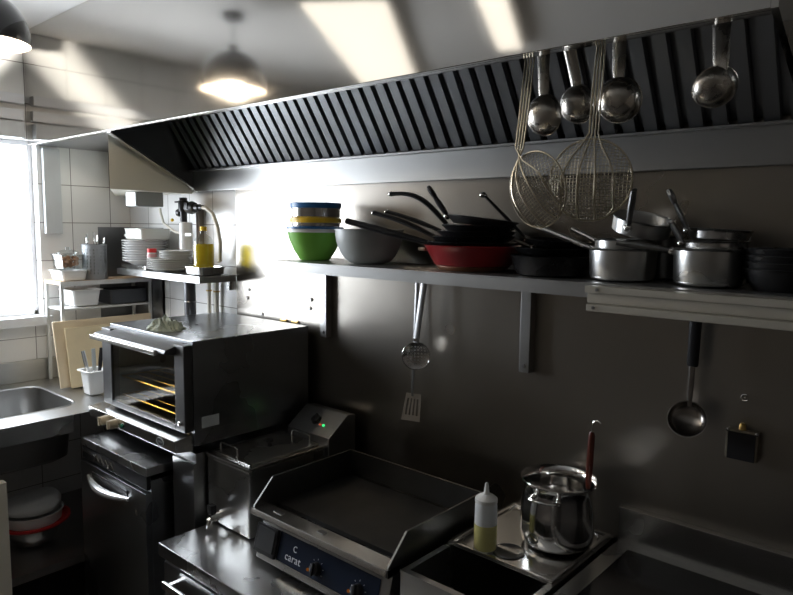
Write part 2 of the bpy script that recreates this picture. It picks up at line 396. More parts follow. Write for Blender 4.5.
# ------------------------------------------------------------------ fryer
FX0, FX1, FY0, FZ = -1.992, -1.745, 1.262, .925
FX0 = -1.99
fr = thing('pasta_cooker', 'compact stainless countertop fryer with a lid and a front drain tap', 'fryer', (-1.87, 1.45, CZ1))
FB = 1.60
s = MB(); s.box(FX0, FX1, FY0, FB, CZ1+.004, FZ-.016, .01); s.build('body', ST, fr)
s = MB(); s.box(FX0-.004, FX1+.004, FY0-.004, FB+.002, FZ-.0155, FZ-.004, .004); s.build('rim', STB, fr)
ld = MB().box(FX0+.015, FX1-.015, FY0+.015, FB-.02, FZ-.0038, FZ+.002, .002).build('lid', ST, fr)
s = MB(); s.lathe([(0,0),(.008,0),(.006,.012),(.014,.018),(.012,.026),(0,.028)], T(-1.865, 1.44, FZ+.002), 20); s.build('lid_knob', BLKP, ld)
def loop(p, w, hgt, ax='x'):
    p = Vector(p); e = Vector((w/2,0,0)) if ax == 'x' else Vector((0,w/2,0))
    return [p-e, p-e+Vector((0,0,hgt*.8)), p-e*.8+Vector((0,0,hgt)), p+e*.8+Vector((0,0,hgt)), p+e+Vector((0,0,hgt*.8)), p+e]
MB().tube(loop((-1.93, FY0+.05, FZ), .1, .022), .003).build('basket_handle', CHR, fr)
MB().tube(loop((-1.83, FB-.045, FZ), .1, .035), .003).build('basket_handle', CHR, fr)
s = MB(); s.prism([(FB+.003, .80), (FB+.003, .945), (FB+.10, 1.015), (FB+.14, 1.01), (FB+.14, .80)], 'x', -1.965, -1.73, bev=.004); hd = s.build('control_head', STD, fr)
nrm = Vector((0, -.07, .097)).normalized()
Mh = T(-1.85, FB+.0515, .981) @ align(nrm)
s = MB(); s.lathe([(0,0),(.020,0),(.018,.012),(0,.014)], Mh @ T(.0,0,.0005), 20); s.box(-.004,.004,-.018,.018,.014,.02,.001, Mh); s.build('knob', BLKP, hd)
for dx, m, r in ((.052, LEDG, .0055), (.034, LEDR, .0035)):
    MB().lathe([(0,0),(r,0),(r*.8,.003),(0,.004)], T(-1.85+dx, FB+.0515-.012, .981-.0087) @ align(nrm) @ T(0,0,.001), 12).build('indicator_light', m, hd)
tp = MB(); x = -1.905
tp.tube([(x, FY0+.004, .720), (x, FY0-.036, .718), (x, FY0-.046, .712), (x, FY0-.048, .684)], [.014,.013,.014,.012], 12); tp.lathe([(0,-.014),(.016,-.014),(.016,.014),(0,.014)], T(x, FY0-.036, .718) @ Rx(PI/2), 16)
tap = tp.build('drain_tap', CHR, fr)
tp = MB(); tp.box(x-.013, x+.013, FY0-.050, FY0-.028, .7325, .764, .003); tp.build('tap_lever', BLKP, tap)
for xx in (FX0+.03, FX1-.03):
    for yy in (FY0+.03, FB-.03): MB().lathe([(0,0),(.012,0),(.012,.005),(0,.005)], T(xx, yy, CZ1), 10).build('foot', RUB, fr)
# ------------------------------------------------------------------ griddle
GX0, GX1, GY0, GZ, GB = -1.634, -1.069, 1.185, .850, 1.625
g = thing('electric_griddle', 'stainless electric griddle with a black plate and navy control panel', 'griddle', (-1.35, 1.4, CZ1))
s = MB(); s.prism([(GY0+.01, .69), (GY0+.045, .822), (GB, .822), (GB, .69)], 'x', GX0+.012, GX1-.012, bev=.003); s.build('body', ST, g)
s = MB(); s.prism([(GY0-.002, .832), (GY0+.004, .848), (GY0+.062, .848), (GY0+.062, .8225), (GY0+.012, .8225)], 'x', GX0, GX1, bev=.003); gt = s.build('drip_ledge', STB, g)
MB().box(-1.56, -1.52, GY0+.03, GY0+.045, .8482, .8500, .0008).build('ledge_slot', STD, gt)
MB().box(-1.36, -1.335, GY0+.03, GY0+.045, .8482, .8510, .0008).build('ledge_slot', STD, gt)
MB().box(GX0+.008, GX1-.008, GY0+.098, GB-.012, .8225, .838, .002).build('cooking_plate', GRD, g)
MB().box(GX0+.008, GX1-.008, GY0+.0625, GY0+.0975, .8225, .826).build('grease_channel', BLK, g)
for xx in (GX0, GX1-.006):
    s = MB(); s.prism([(GY0+.012, .823), (GY0+.012, .852), (GY0+.085, .925), (GB, .925), (GB, .823)], 'x', xx, xx+.006); s.build('side_guard', GDK, g)
MB().box(GX0+.0065, GX1-.0065, GB-.008, GB-.001, .8385, .925, .001).build('rear_guard', GDK, g)
pn = Vector((0, -.132, .035)).normalized()           # panel normal
def gp(x, t, off=0.0):                               # point on the sloping front, t 0..1 up
    return Vector((x, GY0+.01+.035*t, .69+.132*t)) + pn*off
Mg = lambda x, t, off=.0: T(gp(x, t, off)) @ frame((1,0,0), Vector((0,.035,.132)).normalized(), pn)
pan = MB().box(-.335, .075, -.046, .040, 0, .0015, .0006, Mg(-1.19, .50, .0005)).build('control_panel', NAVY, g)
s = MB(); 
for a in ((-.3375,.077,-.0485,-.0465),(-.3375,-.3355,-.0465,.040)): s.box(*a, 0, .002, 0, Mg(-1.19, .50, .0005))
s.build('panel_edge', CHR, pan)
s = MB(); s.box(-.050, .048, -.048, .040, 0, .012, .003, Mg(-1.578+.0,.5,.0005)); s.build('switch_cover', BLKP, g)
MB().box(-.040, .038, -.034, .034, 0, .004, .002, Mg(-1.574,.5,.0128)).build('switch_flap', mat('smoked grey', (.05,.052,.055), .3), g)
def text(body, size, M, m, parent, name='lettering', ext=.0004):
    cu = bpy.data.curves.new('t', 'FONT'); cu.body = body; cu.size = size; cu.align_x = 'CENTER'; cu.extrude = ext; cu.space_character = 1.08
    to = bpy.data.objects.new('t', cu); COL.objects.link(to)
    dg = bpy.context.evaluated_depsgraph_get(); me = bpy.data.meshes.new_from_object(to.evaluated_get(dg))
    bpy.data.objects.remove(to)
    b = MB(); b.bm.from_mesh(me); bmesh.ops.transform(b.bm, matrix=M, verts=b.bm.verts[:]); return b.build(name, m, parent)
text('carat', .032, Mg(-1.456, .27, .0026), LET, pan)
s = MB(); s.tube([Vector((.008*math.cos(a), .008*math.sin(a), 0)) for a in [math.radians(q) for q in range(50, 311, 20)]], .0016, 6, Mg(-1.450, .56, .003)); s.build('logo_arc', LET, pan)
for x in (-1.352, -1.185):
    s = MB(); M = Mg(x, .40, .0026)
    s.lathe([(0,0),(.019,0),(.017,.014),(.014,.016),(0,.016)], M, 24); s.box(-.0035,.0035,-.018,.018,.0155,.022,.001, M); kn = s.build('knob', BLKP, g)
    s = MB()
    for q in range(-120, 121, 40): s.box(-.0007,.0007,.024,.028,0,.0006,0, M @ Rz(math.radians(q)))
    s.build('dial_marks', LET, kn)
    MB().lathe([(0,0),(.005,0),(.004,.003),(0,.003)], Mg(x-.034, .30, .0025), 14).build('indicator_light', LEDO, g)
for xx in (GX0+.05, GX1-.05):
    for yy in (GY0+.06, GB-.05): MB().lathe([(0,0),(.02,0),(.018,.0175),(0,.0175)], T(xx, yy, CZ1), 12).build('foot', RUB, g)
# ------------------------------------------------------------------ bain-marie
BX0, BX1, BY0, BY1, BZ = -1.045, -.718, 1.215, 1.770, .850
b = thing('bain_marie', 'stainless box bain-marie with an open front well beside the griddle', 'bain-marie', (-.88, 1.5, CZ1))
s = MB()
s.box(BX0, BX1, BY0, BY0+.018, BZ-.006, BZ); s.box(BX0, BX0+.018, BY0+.018, BY1, BZ-.006, BZ); s.box(BX1-.018, BX1, BY0+.018, BY1, BZ-.006, BZ); s.box(BX0+.018, BX1-.018, BY1-.018, BY1, BZ-.006, BZ)
s.build('rim', ST, b)
s = MB(); t_ = .003
for a in ((BX0+.001, BX1-.001, BY0+.001, BY0+.004), (BX0+.001, BX1-.001, BY1-.004, BY1-.001), (BX0+.001, BX0+.004, BY0+.004, BY1-.004), (BX1-.004, BX1-.001, BY0+.004, BY1-.004)):
    s.box(*a, CZ1+.001, BZ-.0062)
s.box(BX0+.004, BX1-.004, BY0+.004, BY1-.004, CZ1+.001, CZ1+.004)
s.build('casing', ST, b)
s = MB(); i0, i1, j0, j1 = BX0+.018, BX1-.018, BY0+.018, BY1-.018
for a in ((i0-.001, i0, j0, j1), (i1, i1+.001, j0, j1), (i0, i1, j0-.001, j0), (i0, i1, j1, j1+.001)): s.box(*a, CZ1+.03, BZ-.0062)
s.box(i0, i1, j0, j1, CZ1+.028, CZ1+.03); s.build('well', ST, b)
# lid over the rear two thirds
l = thing('well_cover', 'stainless steel lid with a recessed handle covering the rear of the bain-marie', 'lid', (-.88, 1.59, BZ))
LX0, LX1, LY0, LY1 = -1.04, -.722, 1.410, 1.757
s = MB(); cx, cyy = -.886, 1.475
# lid plate with stepped rim
s.box(LX0, LX1, LY0, LY1, BZ+.0005, BZ+.006, .002)
s.box(LX0, LX1, LY0, LY0+.012, BZ+.006, BZ+.011, .002); s.box(LX0, LX1, LY1-.012, LY1, BZ+.006, BZ+.011, .002)
s.box(LX0, LX0+.012, LY0+.012, LY1-.012, BZ+.006, BZ+.011, .002); s.box(LX1-.012, LX1, LY0+.012, LY1-.012, BZ+.006, BZ+.011, .002)
s.build('lid_plate', STB, l)
s = MB(); s.lathe([(.040,.0062),(.043,.0085),(.040,.0105),(.034,.0085),(.030,.0065),(0,.0062)], T(cx, cyy, BZ), 36); rc = s.build('finger_recess', STD, l)
s = MB(); s.box(cx-.033, cx+.033, cyy-.007, cyy+.007, BZ+.0108, BZ+.0135, .001); s.build('grip_bar', STB, rc)
s = MB()
for (xa, ya, a0) in ((LX0+.05, LY1-.05, 90), (LX1-.05, LY1-.05, 0), (LX0+.05, LY0+.05, 180), (LX1-.05, LY0+.05, 270)):
    s = MB(); s.tube([(xa+.03*math.cos(math.radians(a0+k*9)), ya+.03*math.sin(math.radians(a0+k*9)), BZ+.006) for k in range(11)], .002, 6); s.build('embossed_corner', STB, l)
# ------------------------------------------------------------------ pot on the lid
LZ = BZ+.0112
pc = at(556, 541, 'z', LZ); pr = .100
po = thing('stock_pot', 'deep polished steel pot with wire handles standing on the bain-marie lid', 'pot', (pc.x, pc.y, LZ))
prof = [(0,0),(.078,0),(.088,.004),(.097,.016),(.100,.04),(.098,.10),(.092,.145),(.093,.165),(.099,.177),(.102,.180),(.101,.183),(.098,.181),(.091,.168),(.090,.145),(.096,.10),(.098,.04),(.094,.018),(.084,.006),(0,.006)]
s = MB(); s.lathe(prof, T(pc.x, pc.y, LZ), 56)
vd = Vector((math.cos(-.25), math.sin(-.25)))       # pouring lip
for v_ in s.bm.verts:
    q = Vector((v_.co.x-pc.x, v_.co.y-pc.y))
    if v_.co.z > LZ+.15 and q.length > .05:
        k = max(0, q.normalized().dot(vd))**24*(v_.co.z-LZ-.15)/.03
        v_.co.x += vd.x*.016*k; v_.co.y += vd.y*.016*k; v_.co.z += .004*k
s.build('body', CHR, po)
for a in (math.radians(-82), math.radians(98)):
    e = Vector((math.cos(a), math.sin(a), 0)); tn = Vector((-e.y, e.x, 0)); c = Vector((pc.x, pc.y, LZ+.150))
    s = MB(); s.tube([c+e*.094+tn*.035, c+e*.12+tn*.034+Vector((0,0,.004)), c+e*.132+tn*.015+Vector((0,0,.006)), c+e*.132-tn*.015+Vector((0,0,.006)), c+e*.12-tn*.034+Vector((0,0,.004)), c+e*.094-tn*.035], .004, 8)
    for k in (1,-1): s.blob(c+e*.094+tn*.035*k, (.008,.008,.008), 2)
    s.build('handle', CHR, po)
# skimmer with brown handle standing in the pot
hb = Vector((pc.x+.075, pc.y+.040, LZ+.13))
top = at(592, 432, 'y', pc.y+.052)
sk = thing('pot_skimmer', 'long utensil with a dark red wooden handle and wire hook standing in the pot', 'utensil', (pc.x, pc.y, LZ+.01))
base = Vector((pc.x+.062, pc.y+.045, LZ+.03)); dr = (top-base).normalized()
hs = base+dr*.125
MB().tube([base, hs], .0035, 8).build('shaft', CHR, sk)
MB().tube([hs, hs+dr*.02, (hs+top)/2, top-dr*.01, top], [.006,.0085,.0095,.009,.006], 12).build('wooden_handle', HWD, sk)
s = MB(); cc = top+dr*.018
s.tube([top, cc, cc+Vector((.004,0,.012)), cc+Vector((.014,0,.016)), cc+Vector((.024,0,.010))], .0018, 6); s.build('hook', CHR, sk)
MB().blob(base, (.02,.02,.008), 2).build('skimmer_head', CHR, sk)
# squeeze bottle
bp_ = at(485, 548, 'z', LZ)
bc = Vector((max(bp_.x, LX0+.05), bp_.y, LZ)); 
sq = thing('squeeze_bottle', 'clear squeeze bottle half full of pale yellow oil on the steel lid', 'bottle', bc)
MB().lathe([(0,0),(.027,0),(.030,.004),(.030,.085),(.0295,.12),(.028,.13),(.0,.13)], T(bc), 32).build('bottle_body', SQZ, sq)
MB().lathe([(.0303,.003),(.0306,.004),(.0306,.070),(.0303,.071)], T(bc), 32).build('oil', OILP, sq)
s = MB(); s.lathe([(0,.1305),(.030,.1305),(.030,.140),(.020,.148),(.010,.152),(.0075,.158),(.005,.175),(.0035,.182),(0,.182)], T(bc), 28); s.build('nozzle_cap', WHP, sq)
# ------------------------------------------------------------------ cooking range at the right
kr = thing('induction_range', 'stainless range with a black glass top and low upstand at the right', 'cooker', (.1, 1.4, 0))
KX0, KX1, KY0 = -.700, .70, 1.02
s = MB(); s.box(KX0, KX1, KY0, KY0+.04, .846, .852, .001); s.box(KX0, KX0+.042, KY0+.04, D-.036, .846, .852); s.box(KX1-.04, KX1, KY0+.04, D-.036, .846, .852); s.box(KX0+.042, KX1-.04, D-.066, D-.036, .846, .852)
s.box(KX0, KX1, KY0, D-.036, .80, .846, .002); s.build('top_frame', ST, kr)
MB().box(KX0+.0425, KX1-.0405, KY0+.0405, D-.0665, .8462, .8512, .0006).build('glass_top', BLKG, kr)
MB().box(KX0+.01, KX1-.01, KY0+.03, D-.04, .12, .7995).build('body', STD, kr)
s = MB(); s.box(KX0, KX1, D-.0355, D-.0075, .80, .952, .003); s.build('upstand', ST, kr)
for xx in (KX0+.06, KX1-.06):
    for yy in (KY0+.08, D-.1): MB().lathe([(0,0),(.022,0),(.022,.12),(0,.12)], T(xx, yy, 0), 14).build('leg', ST, kr)
# ------------------------------------------------------------------ oven stand, oven, dishwasher
os_ = thing('oven_stand', 'stainless stand under the oven with a closed right side', 'stand', (-2.35, 1.5, 0))
MB().box(-2.735, -2.0, 1.225, D-.008, .885, .919).build('top', STD, os_)
MB().box(-2.14, -2.002, 1.215, D-.01, 0, .8845, .002).build('side_panel', STD, os_)
for yy in (1.24, 1.74): MB().box(-2.735, -2.715, yy-.01, yy+.01, 0, .8845).build('leg', ST, os_)
OX0, OX1, OY0, OY1, OZ0, OZ1 = -2.61, -2.003, 1.222, 1.742, .945, 1.317
ov = thing('convection_oven', 'stainless countertop convection oven with a glass door standing beside the sink', 'oven', (-2.3, 1.48, .92))
s = MB(); t_ = .03
s.box(OX0, OX1, OY0, OY1, OZ1-.006, OZ1, .002); s.box(OX0, OX1, OY0, OY1, OZ0, OZ0+.05, .002); s.box(OX0, OX0+.02, OY0, OY1, OZ0+.05, OZ1-.006); s.box(OX1-.02, OX1, OY0, OY1, OZ0+.05, OZ1-.006); s.box(OX0+.02, OX1-.02, OY1-.02, OY1, OZ0+.05, OZ1-.006)
s.box(OX0+.02, OX1-.02, OY0+.001, OY1-.02, OZ1-.03, OZ1-.0065)
s.build('body', OVS, ov)
MB().box(OX0+.021, OX1-.021, OY1-.04, OY1-.021, OZ0+.051, OZ1-.031).build('oven_cavity', mat('oven cavity', (.35,.32,.26), .4, .8), ov)
for z in (at(127.7, 396, 'y', 1.252).z, at(130.4, 378.3, 'y', 1.252).z):
    s = MB()
    for k in range(9): s.tube([(OX0+.03, OY0+.03+k*.05, z), (OX1-.03, OY0+.03+k*.05, z)], .0035 if k == 0 else .002, 6)
    s.tube([(OX0+.03, OY0+.03, z), (OX0+.03, OY0+.43, z)], .003, 6); s.tube([(OX1-.03, OY0+.03, z), (OX1-.03, OY0+.43, z)], .003, 6)
    lab(s.build('oven_shelf', BRS, ov), 'brass coloured wire shelf')
dy0, dy1 = OY0-.036, OY0-.002
s = MB(); s.box(OX0, OX0+.075, dy0, dy1, OZ0+.055, OZ1-.012, .004); s.box(OX1-.062, OX1, dy0, dy1, OZ0+.055, OZ1-.012, .004)
s.box(OX0+.075, OX1-.062, dy0, dy1, OZ0+.055, OZ0+.075, .003)
dr_ = s.build('door', OVD, ov)
s = MB(); s.prism([(dy0-.045, OZ1-.040), (dy0-.038, OZ1-.028), (dy1, OZ1-.010), (dy1, OZ1-.05), (dy0, OZ1-.05)], 'x', OX0+.02, OX1-.05, bev=.002); s.build('door_top', OVD, dr_)
MB().box(OX0+.0755, OX1-.0625, dy0+.006, dy0+.010, OZ0+.0755, OZ1-.051).build('door_glass', OVG, dr_)
s = MB(); s.box(OX0+.03, OX1-.085, dy0-.062, dy0-.0455, OZ1-.048, OZ1-.030, .004); s.build('handle', STB, dr_)
MB().blob((OX1-.03, dy0-.003, OZ0+.085), (.009,.005,.009), 2).build('hinge_screw', CHR, dr_)
# control box
s = MB(); s.prism([(OY0-.003, OZ0+.045), (OY0-.075, OZ0+.035), (OY0-.070, OZ0-.008), (OY0-.003, OZ0-.018)], 'x', OX0-.055, OX1-.005, bev=.003); cb = s.build('control_box', STB, ov)
for x in (OX0+.105, OX0+.178):
    s = MB(); M = T(x, OY0-.0735, OZ0+.010) @ Rx(PI/2)
    s.lathe([(0,0),(.018,0),(.018,.008),(.016,.028),(.013,.031),(0,.031)], M, 24); s.box(-.004,.004,-.016,.016,.028,.035,.001, M); lab(s.build('knob', KNB, cb), 'worn beige control knob')
MB().lathe([(0,0),(.009,0),(.009,.004),(0,.005)], T(OX0+.225, OY0-.0735, OZ0+.010) @ Rx(PI/2), 16).build('green_lamp', mat('green lens', (.01,.10,.06), .2), cb)
s = MB(); M = T(OX1-.10, OY0-.0735, OZ0+.014) @ Rx(PI/2) @ Matrix.Diagonal((1.5, .85, 1, 1))
s.lathe([(0,0),(.016,0),(.016,.0015),(0,.0015)], M, 32); bd = s.build('oval_badge', BLKP, cb)
s = MB(); s.ring(.016, .0012, M @ T(0,0,.001), 32, 6); s.tube([(-.010,-.002,.002),(-.006,.004,.002),(-.002,-.002,.002),(.003,.004,.002),(.007,-.003,.002),(.011,.003,.002)], .0009, 5, M); s.build('badge_mark', GRY, bd)
MB().box(OX1+.0002, OX1+.0012, OY0+.03, OY0+.10, 1.005, 1.045).build('sticker', STK, ov)
for xx in (OX0+.05, OX1-.05):
    for yy in (OY0+.05, OY1-.05): MB().lathe([(0,0),(.018,0),(.018,.0255),(0,.0255)], T(xx, yy, .919), 12).build('foot', RUB, ov)
# towel on the oven
tc_ = at(166, 329, 'z', OZ1); 
s = MB(); N = 44; vs = []; fs = []
for i in range(N+1):
    for j in range(N+1):
        u_, v_ = i/N*2-1, j/N*2-1
        rr = min(1, math.hypot(u_, v_))
        nz = noise.noise(Vector((u_*2.2, v_*2.2, 3.1))); n2 = noise.noise(Vector((u_*6+5, v_*5, 1.7))); n3 = 1-abs(noise.noise(Vector((u_*3+9, v_*4, .4))))*2.2
        hh = max(0, (1-rr**2))*(.020+.028*max(0, n3)+.018*n2)
        sx = .085*(1+.25*nz); sy_ = .062*(1+.3*n2)
        k = 1 if rr < 1 else 1/math.hypot(u_, v_)
        vs.append((tc_.x+u_*k*sx, tc_.y+v_*k*sy_, OZ1+.001+hh))
for i in range(N):
    for j in range(N): fs.append((i*(N+1)+j, (i+1)*(N+1)+j, (i+1)*(N+1)+j+1, i*(N+1)+j+1))
s.add(vs, fs); tag(s.build('dish_cloth', CLO, loc=(tc_.x, tc_.y, OZ1), ang=80), 'crumpled grey-green cloth lying on top of the oven', 'cloth')
# dishwasher
WX0, WX1, WYF, WZT = -2.705, -2.172, 1.128, .848
dw = thing('dishwasher', 'dark stainless undercounter dishwasher with a curved bar handle', 'dishwasher', (-2.44, 1.4, 0))
MB().box(WX0+.003, WX1-.002, WYF+.02, D-.02, .05, WZT-.05, .004).build('body', OVS, dw)
MB().box(WX0, WX1, WYF, D-.01, WZT-.032, WZT, .004).build('top', ST, dw)
s = MB(); s.box(WX0+.004, WX1-.004, WYF+.004, WYF+.0195, WZT-.085, WZT-.034, .002); fp = s.build('fascia', BLKP, dw)
s = MB(); s.tube([(WX0+.12+.02*k, WYF+.001, WZT-.058+(.013 if k % 2 else -.013)) for k in range(9)], .004, 6); s.tube([(WX0+.02, WYF+.001, WZT-.050), (WX0+.12, WYF+.001, WZT-.055)], .0035, 6); s.build('zigzag_reflection', STB, fp)  # zigzag reflection on the fascia, modelled as bright tubes
s = MB(); s.box(WX0, WX1, WYF-.004, WYF+.0195, .10, WZT-.094, .003); dd = s.build('door', OVS, dw)
s = MB(); pts = []
for k in range(13):
    t = k/12; pts.append((WX0+.075+t*.34, WYF-.006-.028*math.sin(PI*t), WZT-.145-.010*math.sin(PI*t)))
s.tube(pts, [.007+.009*math.sin(PI*k/12) for k in range(13)], 10, flat=1.0); s.build('handle', mat('satin handle', (.75,.75,.74), .38, .7), dd)
MB().box(WX0+.11, WX0+.40, WYF-.008, WYF-.0045, WZT-.138, WZT-.118, .001).build('handle_recess', BLKP, dd)
MB().box(WX0+.02, WX1-.02, WYF+.05, D-.06, 0, .049).build('plinth', BLKP, dw)
# ------------------------------------------------------------------ sink unit on the left wall
SX1, SZ = -2.755, .93
su = thing('sink_unit', 'stainless sink counter with a deep basin along the tiled window wall', 'sink', (-3.1, .9, 0))
SY0, SY1 = -.1, 1.772
bx0, bx1, by0, by1 = -3.375, -2.905, .55, 1.205
s = MB()
# top with rounded basin hole
def rrect(x0, x1, y0, y1, r, n=6):
    out = []
    for cx_, cy_, a0 in ((x1-r, y1-r, 0), (x0+r, y1-r, 90), (x0+r, y0+r, 180), (x1-r, y0+r, 270)):
        for k in range(n+1): a = math.radians(a0+90*k/n); out.append((cx_+r*math.cos(a), cy_+r*math.sin(a)))
    return out
inner = rrect(bx0, bx1, by0, by1, .07)
ox0, ox1, oy0, oy1 = XL+.002, SX1, SY0, SY1
n = len(inner)
rings = [[(x, y, SZ) for x, y in rrect(bx0-.012, bx1+.012, by0-.012, by1+.012, .08)], [(x, y, SZ+.004) for x, y in rrect(bx0-.006, bx1+.006, by0-.006, by1+.006, .075)],
         [(x, y, SZ) for x, y in inner], [(x, y, SZ-.015) for x, y in rrect(bx0+.004, bx1-.004, by0+.004, by1-.004, .07)], [(x, y, SZ-.23) for x, y in rrect(bx0+.02, bx1-.02, by0+.02, by1-.02, .07)], [(x, y, SZ-.25) for x, y in rrect(bx0+.05, bx1-.05, by0+.05, by1-.05, .06)]]
vv = [p for r_ in rings for p in r_]; ff = []
for k in range(len(rings)-1):
    for i in range(n): ff.append((k*n+i, k*n+(i+1) % n, (k+1)*n+(i+1) % n, (k+1)*n+i))
ff.append(tuple((len(rings)-1)*n+i for i in range(n)))
s.add(vv, ff)
qx0, qx1, qy0, qy1 = bx0-.012, bx1+.012, by0-.012, by1+.012
for x0_, x1_, y0_, y1_ in ((ox0, ox1, oy0, qy0), (ox0, ox1, qy1, oy1), (ox0, qx0, qy0, qy1), (qx1, ox1, qy0, qy1)):
    s.add([(x0_, y0_, SZ), (x1_, y0_, SZ), (x1_, y1_, SZ), (x0_, y1_, SZ)], [(0, 1, 2, 3)])
R0 = rings[0]; m_ = len(R0)//4
for k, c in enumerate(((qx1, qy1), (qx0, qy1), (qx0, qy0), (qx1, qy0))):
    arc = R0[k*m_:(k+1)*m_]; s.add([(c[0], c[1], SZ)]+arc, [(0, i+2, i+1) for i in range(m_-1)])
s.build('top_and_basin', SHF, su, ang=30)
s = MB(); s.box(SX1-.008, SX1, SY0, 1.125, SZ-.075, SZ-.0005, .002); s.build('apron', ST, su)
s = MB(); s.box(XL+.0045, XL+.02, SY0, 1.595, SZ+.0005, SZ+.105, .003); s.build('upstand', ST, su)
MB().lathe([(0,0),(.03,0),(.03,.004),(0,.004)], T((bx0+bx1)/2, .9, SZ-.2495), 20).build('drain', CHR, su)
MB().box(XL+.02, SX1-.02, SY0, SY1-.01, .275, .31, .003).build('lower_shelf', STD, su)
for xx in (SX1-.05, XL+.05):
    for yy in (SY0+.06, 1.66): MB().box(xx-.018, xx+.018, yy-.018, yy+.018, 0, SZ-.076, .002).build('leg', STD, su)
MB().box(SX1+.014, SX1+.054, .80, .848, 0, .735, .003).build('front_post', CRM).update_tag()
pst = bpy.data.objects['front_post']; tag(pst, 'pale cream upright post at the lower left corner in front of the sink', 'post')
# bowls under the sink
bc2 = at(34, 541, 'z', .312); bc2 = Vector((bc2.x, bc2.y, .3105))
def bowlprof(rb_, rt, hh, th=.003, lip=.004):
    o = [(0,0),(rb_,0)]; nn = 8
    for k in range(1, nn+1): a = k/nn; o.append((rb_+(rt-rb_)*math.sin(a*PI/2)**.9, hh*(1-math.cos(a*PI/2))**.85))
    o += [(rt+lip, hh), (rt+lip, hh-.0+.003), (rt-th, hh+.003)]
    for k in range(nn-1, 0, -1): a = k/nn; o.append((rb_-th+(rt-rb_)*math.sin(a*PI/2)**.9, th+(hh)*(1-math.cos(a*PI/2))**.85))
    o.append((0, th)); return o
tag(MB().lathe(bowlprof(.055,.105,.085), T(bc2), 40).build('steel_bowl', STB, loc=bc2), 'stainless mixing bowl at the bottom of the stack under the sink', 'bowl')
z = bc2.z+.055
tag(MB().lathe([(0,.032),(.07,.032),(.130,.036),(.144,.05),(.150,.05),(.150,.058),(.140,.058),(.124,.042),(0,.038)], T(bc2.x, bc2.y, z), 44).build('plastic_basin', REDP, loc=bc2), 'shallow red plastic basin between the steel bowl and white bowls', 'basin')
tag(MB().lathe([(0,0),(.10,0),(.114,.010),(.120,.05),(.124,.052),(.124,.056),(.116,.054),(.108,.012),(0,.004)], T(bc2.x, bc2.y, z+.0385), 44).build('plastic_bowl', WHP, loc=bc2), 'white round plastic bowl sitting in the red basin', 'bowl')
s = MB(); s.lathe([(0,0),(.09,0),(.112,.006),(.116,.03),(.100,.048),(.06,.056),(0,.058)], T(bc2.x, bc2.y, z+.0965) @ Rx(-.0), 44)
for v_ in s.bm.verts: v_.co.z += .010*noise.noise(v_.co*14)*(1 if v_.co.z > z+.11 else 0)+.012*max(0, (v_.co.y-bc2.y)/.1)*(1 if v_.co.z > z+.12 else 0)
tag(s.build('folded_tablecloth', WHP, loc=bc2, ang=80), 'white folded bundle heaped in the top white bowl under the sink', 'bundle')
# ------------------------------------------------------------------ chopping boards, tub with knives
def lean(y0, y1, xb, xt, zb, zt, th, m, name, label):
    s = MB(); M = T(xb, 0, zb) @ Ry(math.atan2(xt-xb, zt-zb))
    s.box(0, th, y0, y1, .0, math.hypot(xt-xb, zt-zb), .006, M)
    tag(s.build(name, m, loc=(xb, (y0+y1)/2, zb)), label, 'chopping board')
lean(1.255, 1.752, -3.215, -3.285, SZ+.004, 1.245, .014, BRD, 'chopping_board', 'large cream chopping board leaning on the metal rack behind the sink')
lean(1.295, 1.62, -3.188, -3.245, SZ+.004, 1.215, .012, BRD2, 'chopping_board', 'smaller stained yellowish chopping board in front of the large one')
tb = at(94, 394, 'z', SZ); tb = Vector((tb.x+.0, tb.y, SZ+.001))
kt = thing('utensil_tub', 'white tapered plastic tub holding knives beside the oven', 'tub', tb)
def tub(parent, c, wb, wt, lb, lt, hh, m, rim=.012, name='tub_body', rot=0):
    s = MB(); M = T(c) @ Rz(rot)
    def rc(w_, l_, z_, r_): return [(x, y, z_) for x, y in rrect(-w_/2, w_/2, -l_/2, l_/2, r_, 4)]
    R_ = [rc(wb-.02, lb-.02, 0, .01), rc(wb, lb, .006, .014), rc(wt, lt, hh-.003, .018), rc(wt+2*rim, lt+2*rim, hh-.003, .022), rc(wt+2*rim, lt+2*rim, hh, .022), rc(wt-.003, lt-.003, hh, .018), rc(wb-.006, lb-.006, .008, .012), rc(wb-.03, lb-.03, .004, .01)]
    nn = len(R_[0]); vv = [p for q in R_ for p in q]; ff = [tuple(range(nn))[::-1], tuple((len(R_)-1)*nn+i for i in range(nn))]
    for k in range(len(R_)-1):
        for i in range(nn): ff.append((k*nn+i, k*nn+(i+1) % nn, (k+1)*nn+(i+1) % nn, (k+1)*nn+i))
    t = bmesh.new(); vs_ = [t.verts.new(p) for p in vv]
    for f_ in ff:
        try: t.faces.new([vs_[i] for i in f_])
        except ValueError: pass
    bmesh.ops.recalc_face_normals(t, faces=t.faces[:]); s.merge(t, M)
    return s.build(name, m, parent) if parent is not None else s
tub(kt, tb, .075, .10, .065, .085, .115, WHP)
for k, (dx, dy, tx, ty, m, word) in enumerate(((-.012,.0,-.09,-.16,STB,'leftmost steel-handled'), (.002,.008,-.01,-.02,GRY,'middle grey-handled'), (.02,.01,.03,.10,BLKP,'rightmost black-handled'))):
    b0 = tb+Vector((dx, dy, .01)); d = Vector((tx, ty, 1)).normalized()
    k_ = thing('kitchen_knife', word+' knife standing in the white tub', 'knife', b0, group='knives in the white tub')
    MB().tube([b0, b0+d*.10], .008, 6, flat=.15).build('blade', STB, k_)
    MB().tube([b0+d*.10, b0+d*.15, b0+d*(.195+.006*k)], [.008,.010,.009], 8, flat=.6).build('handle', m, k_)
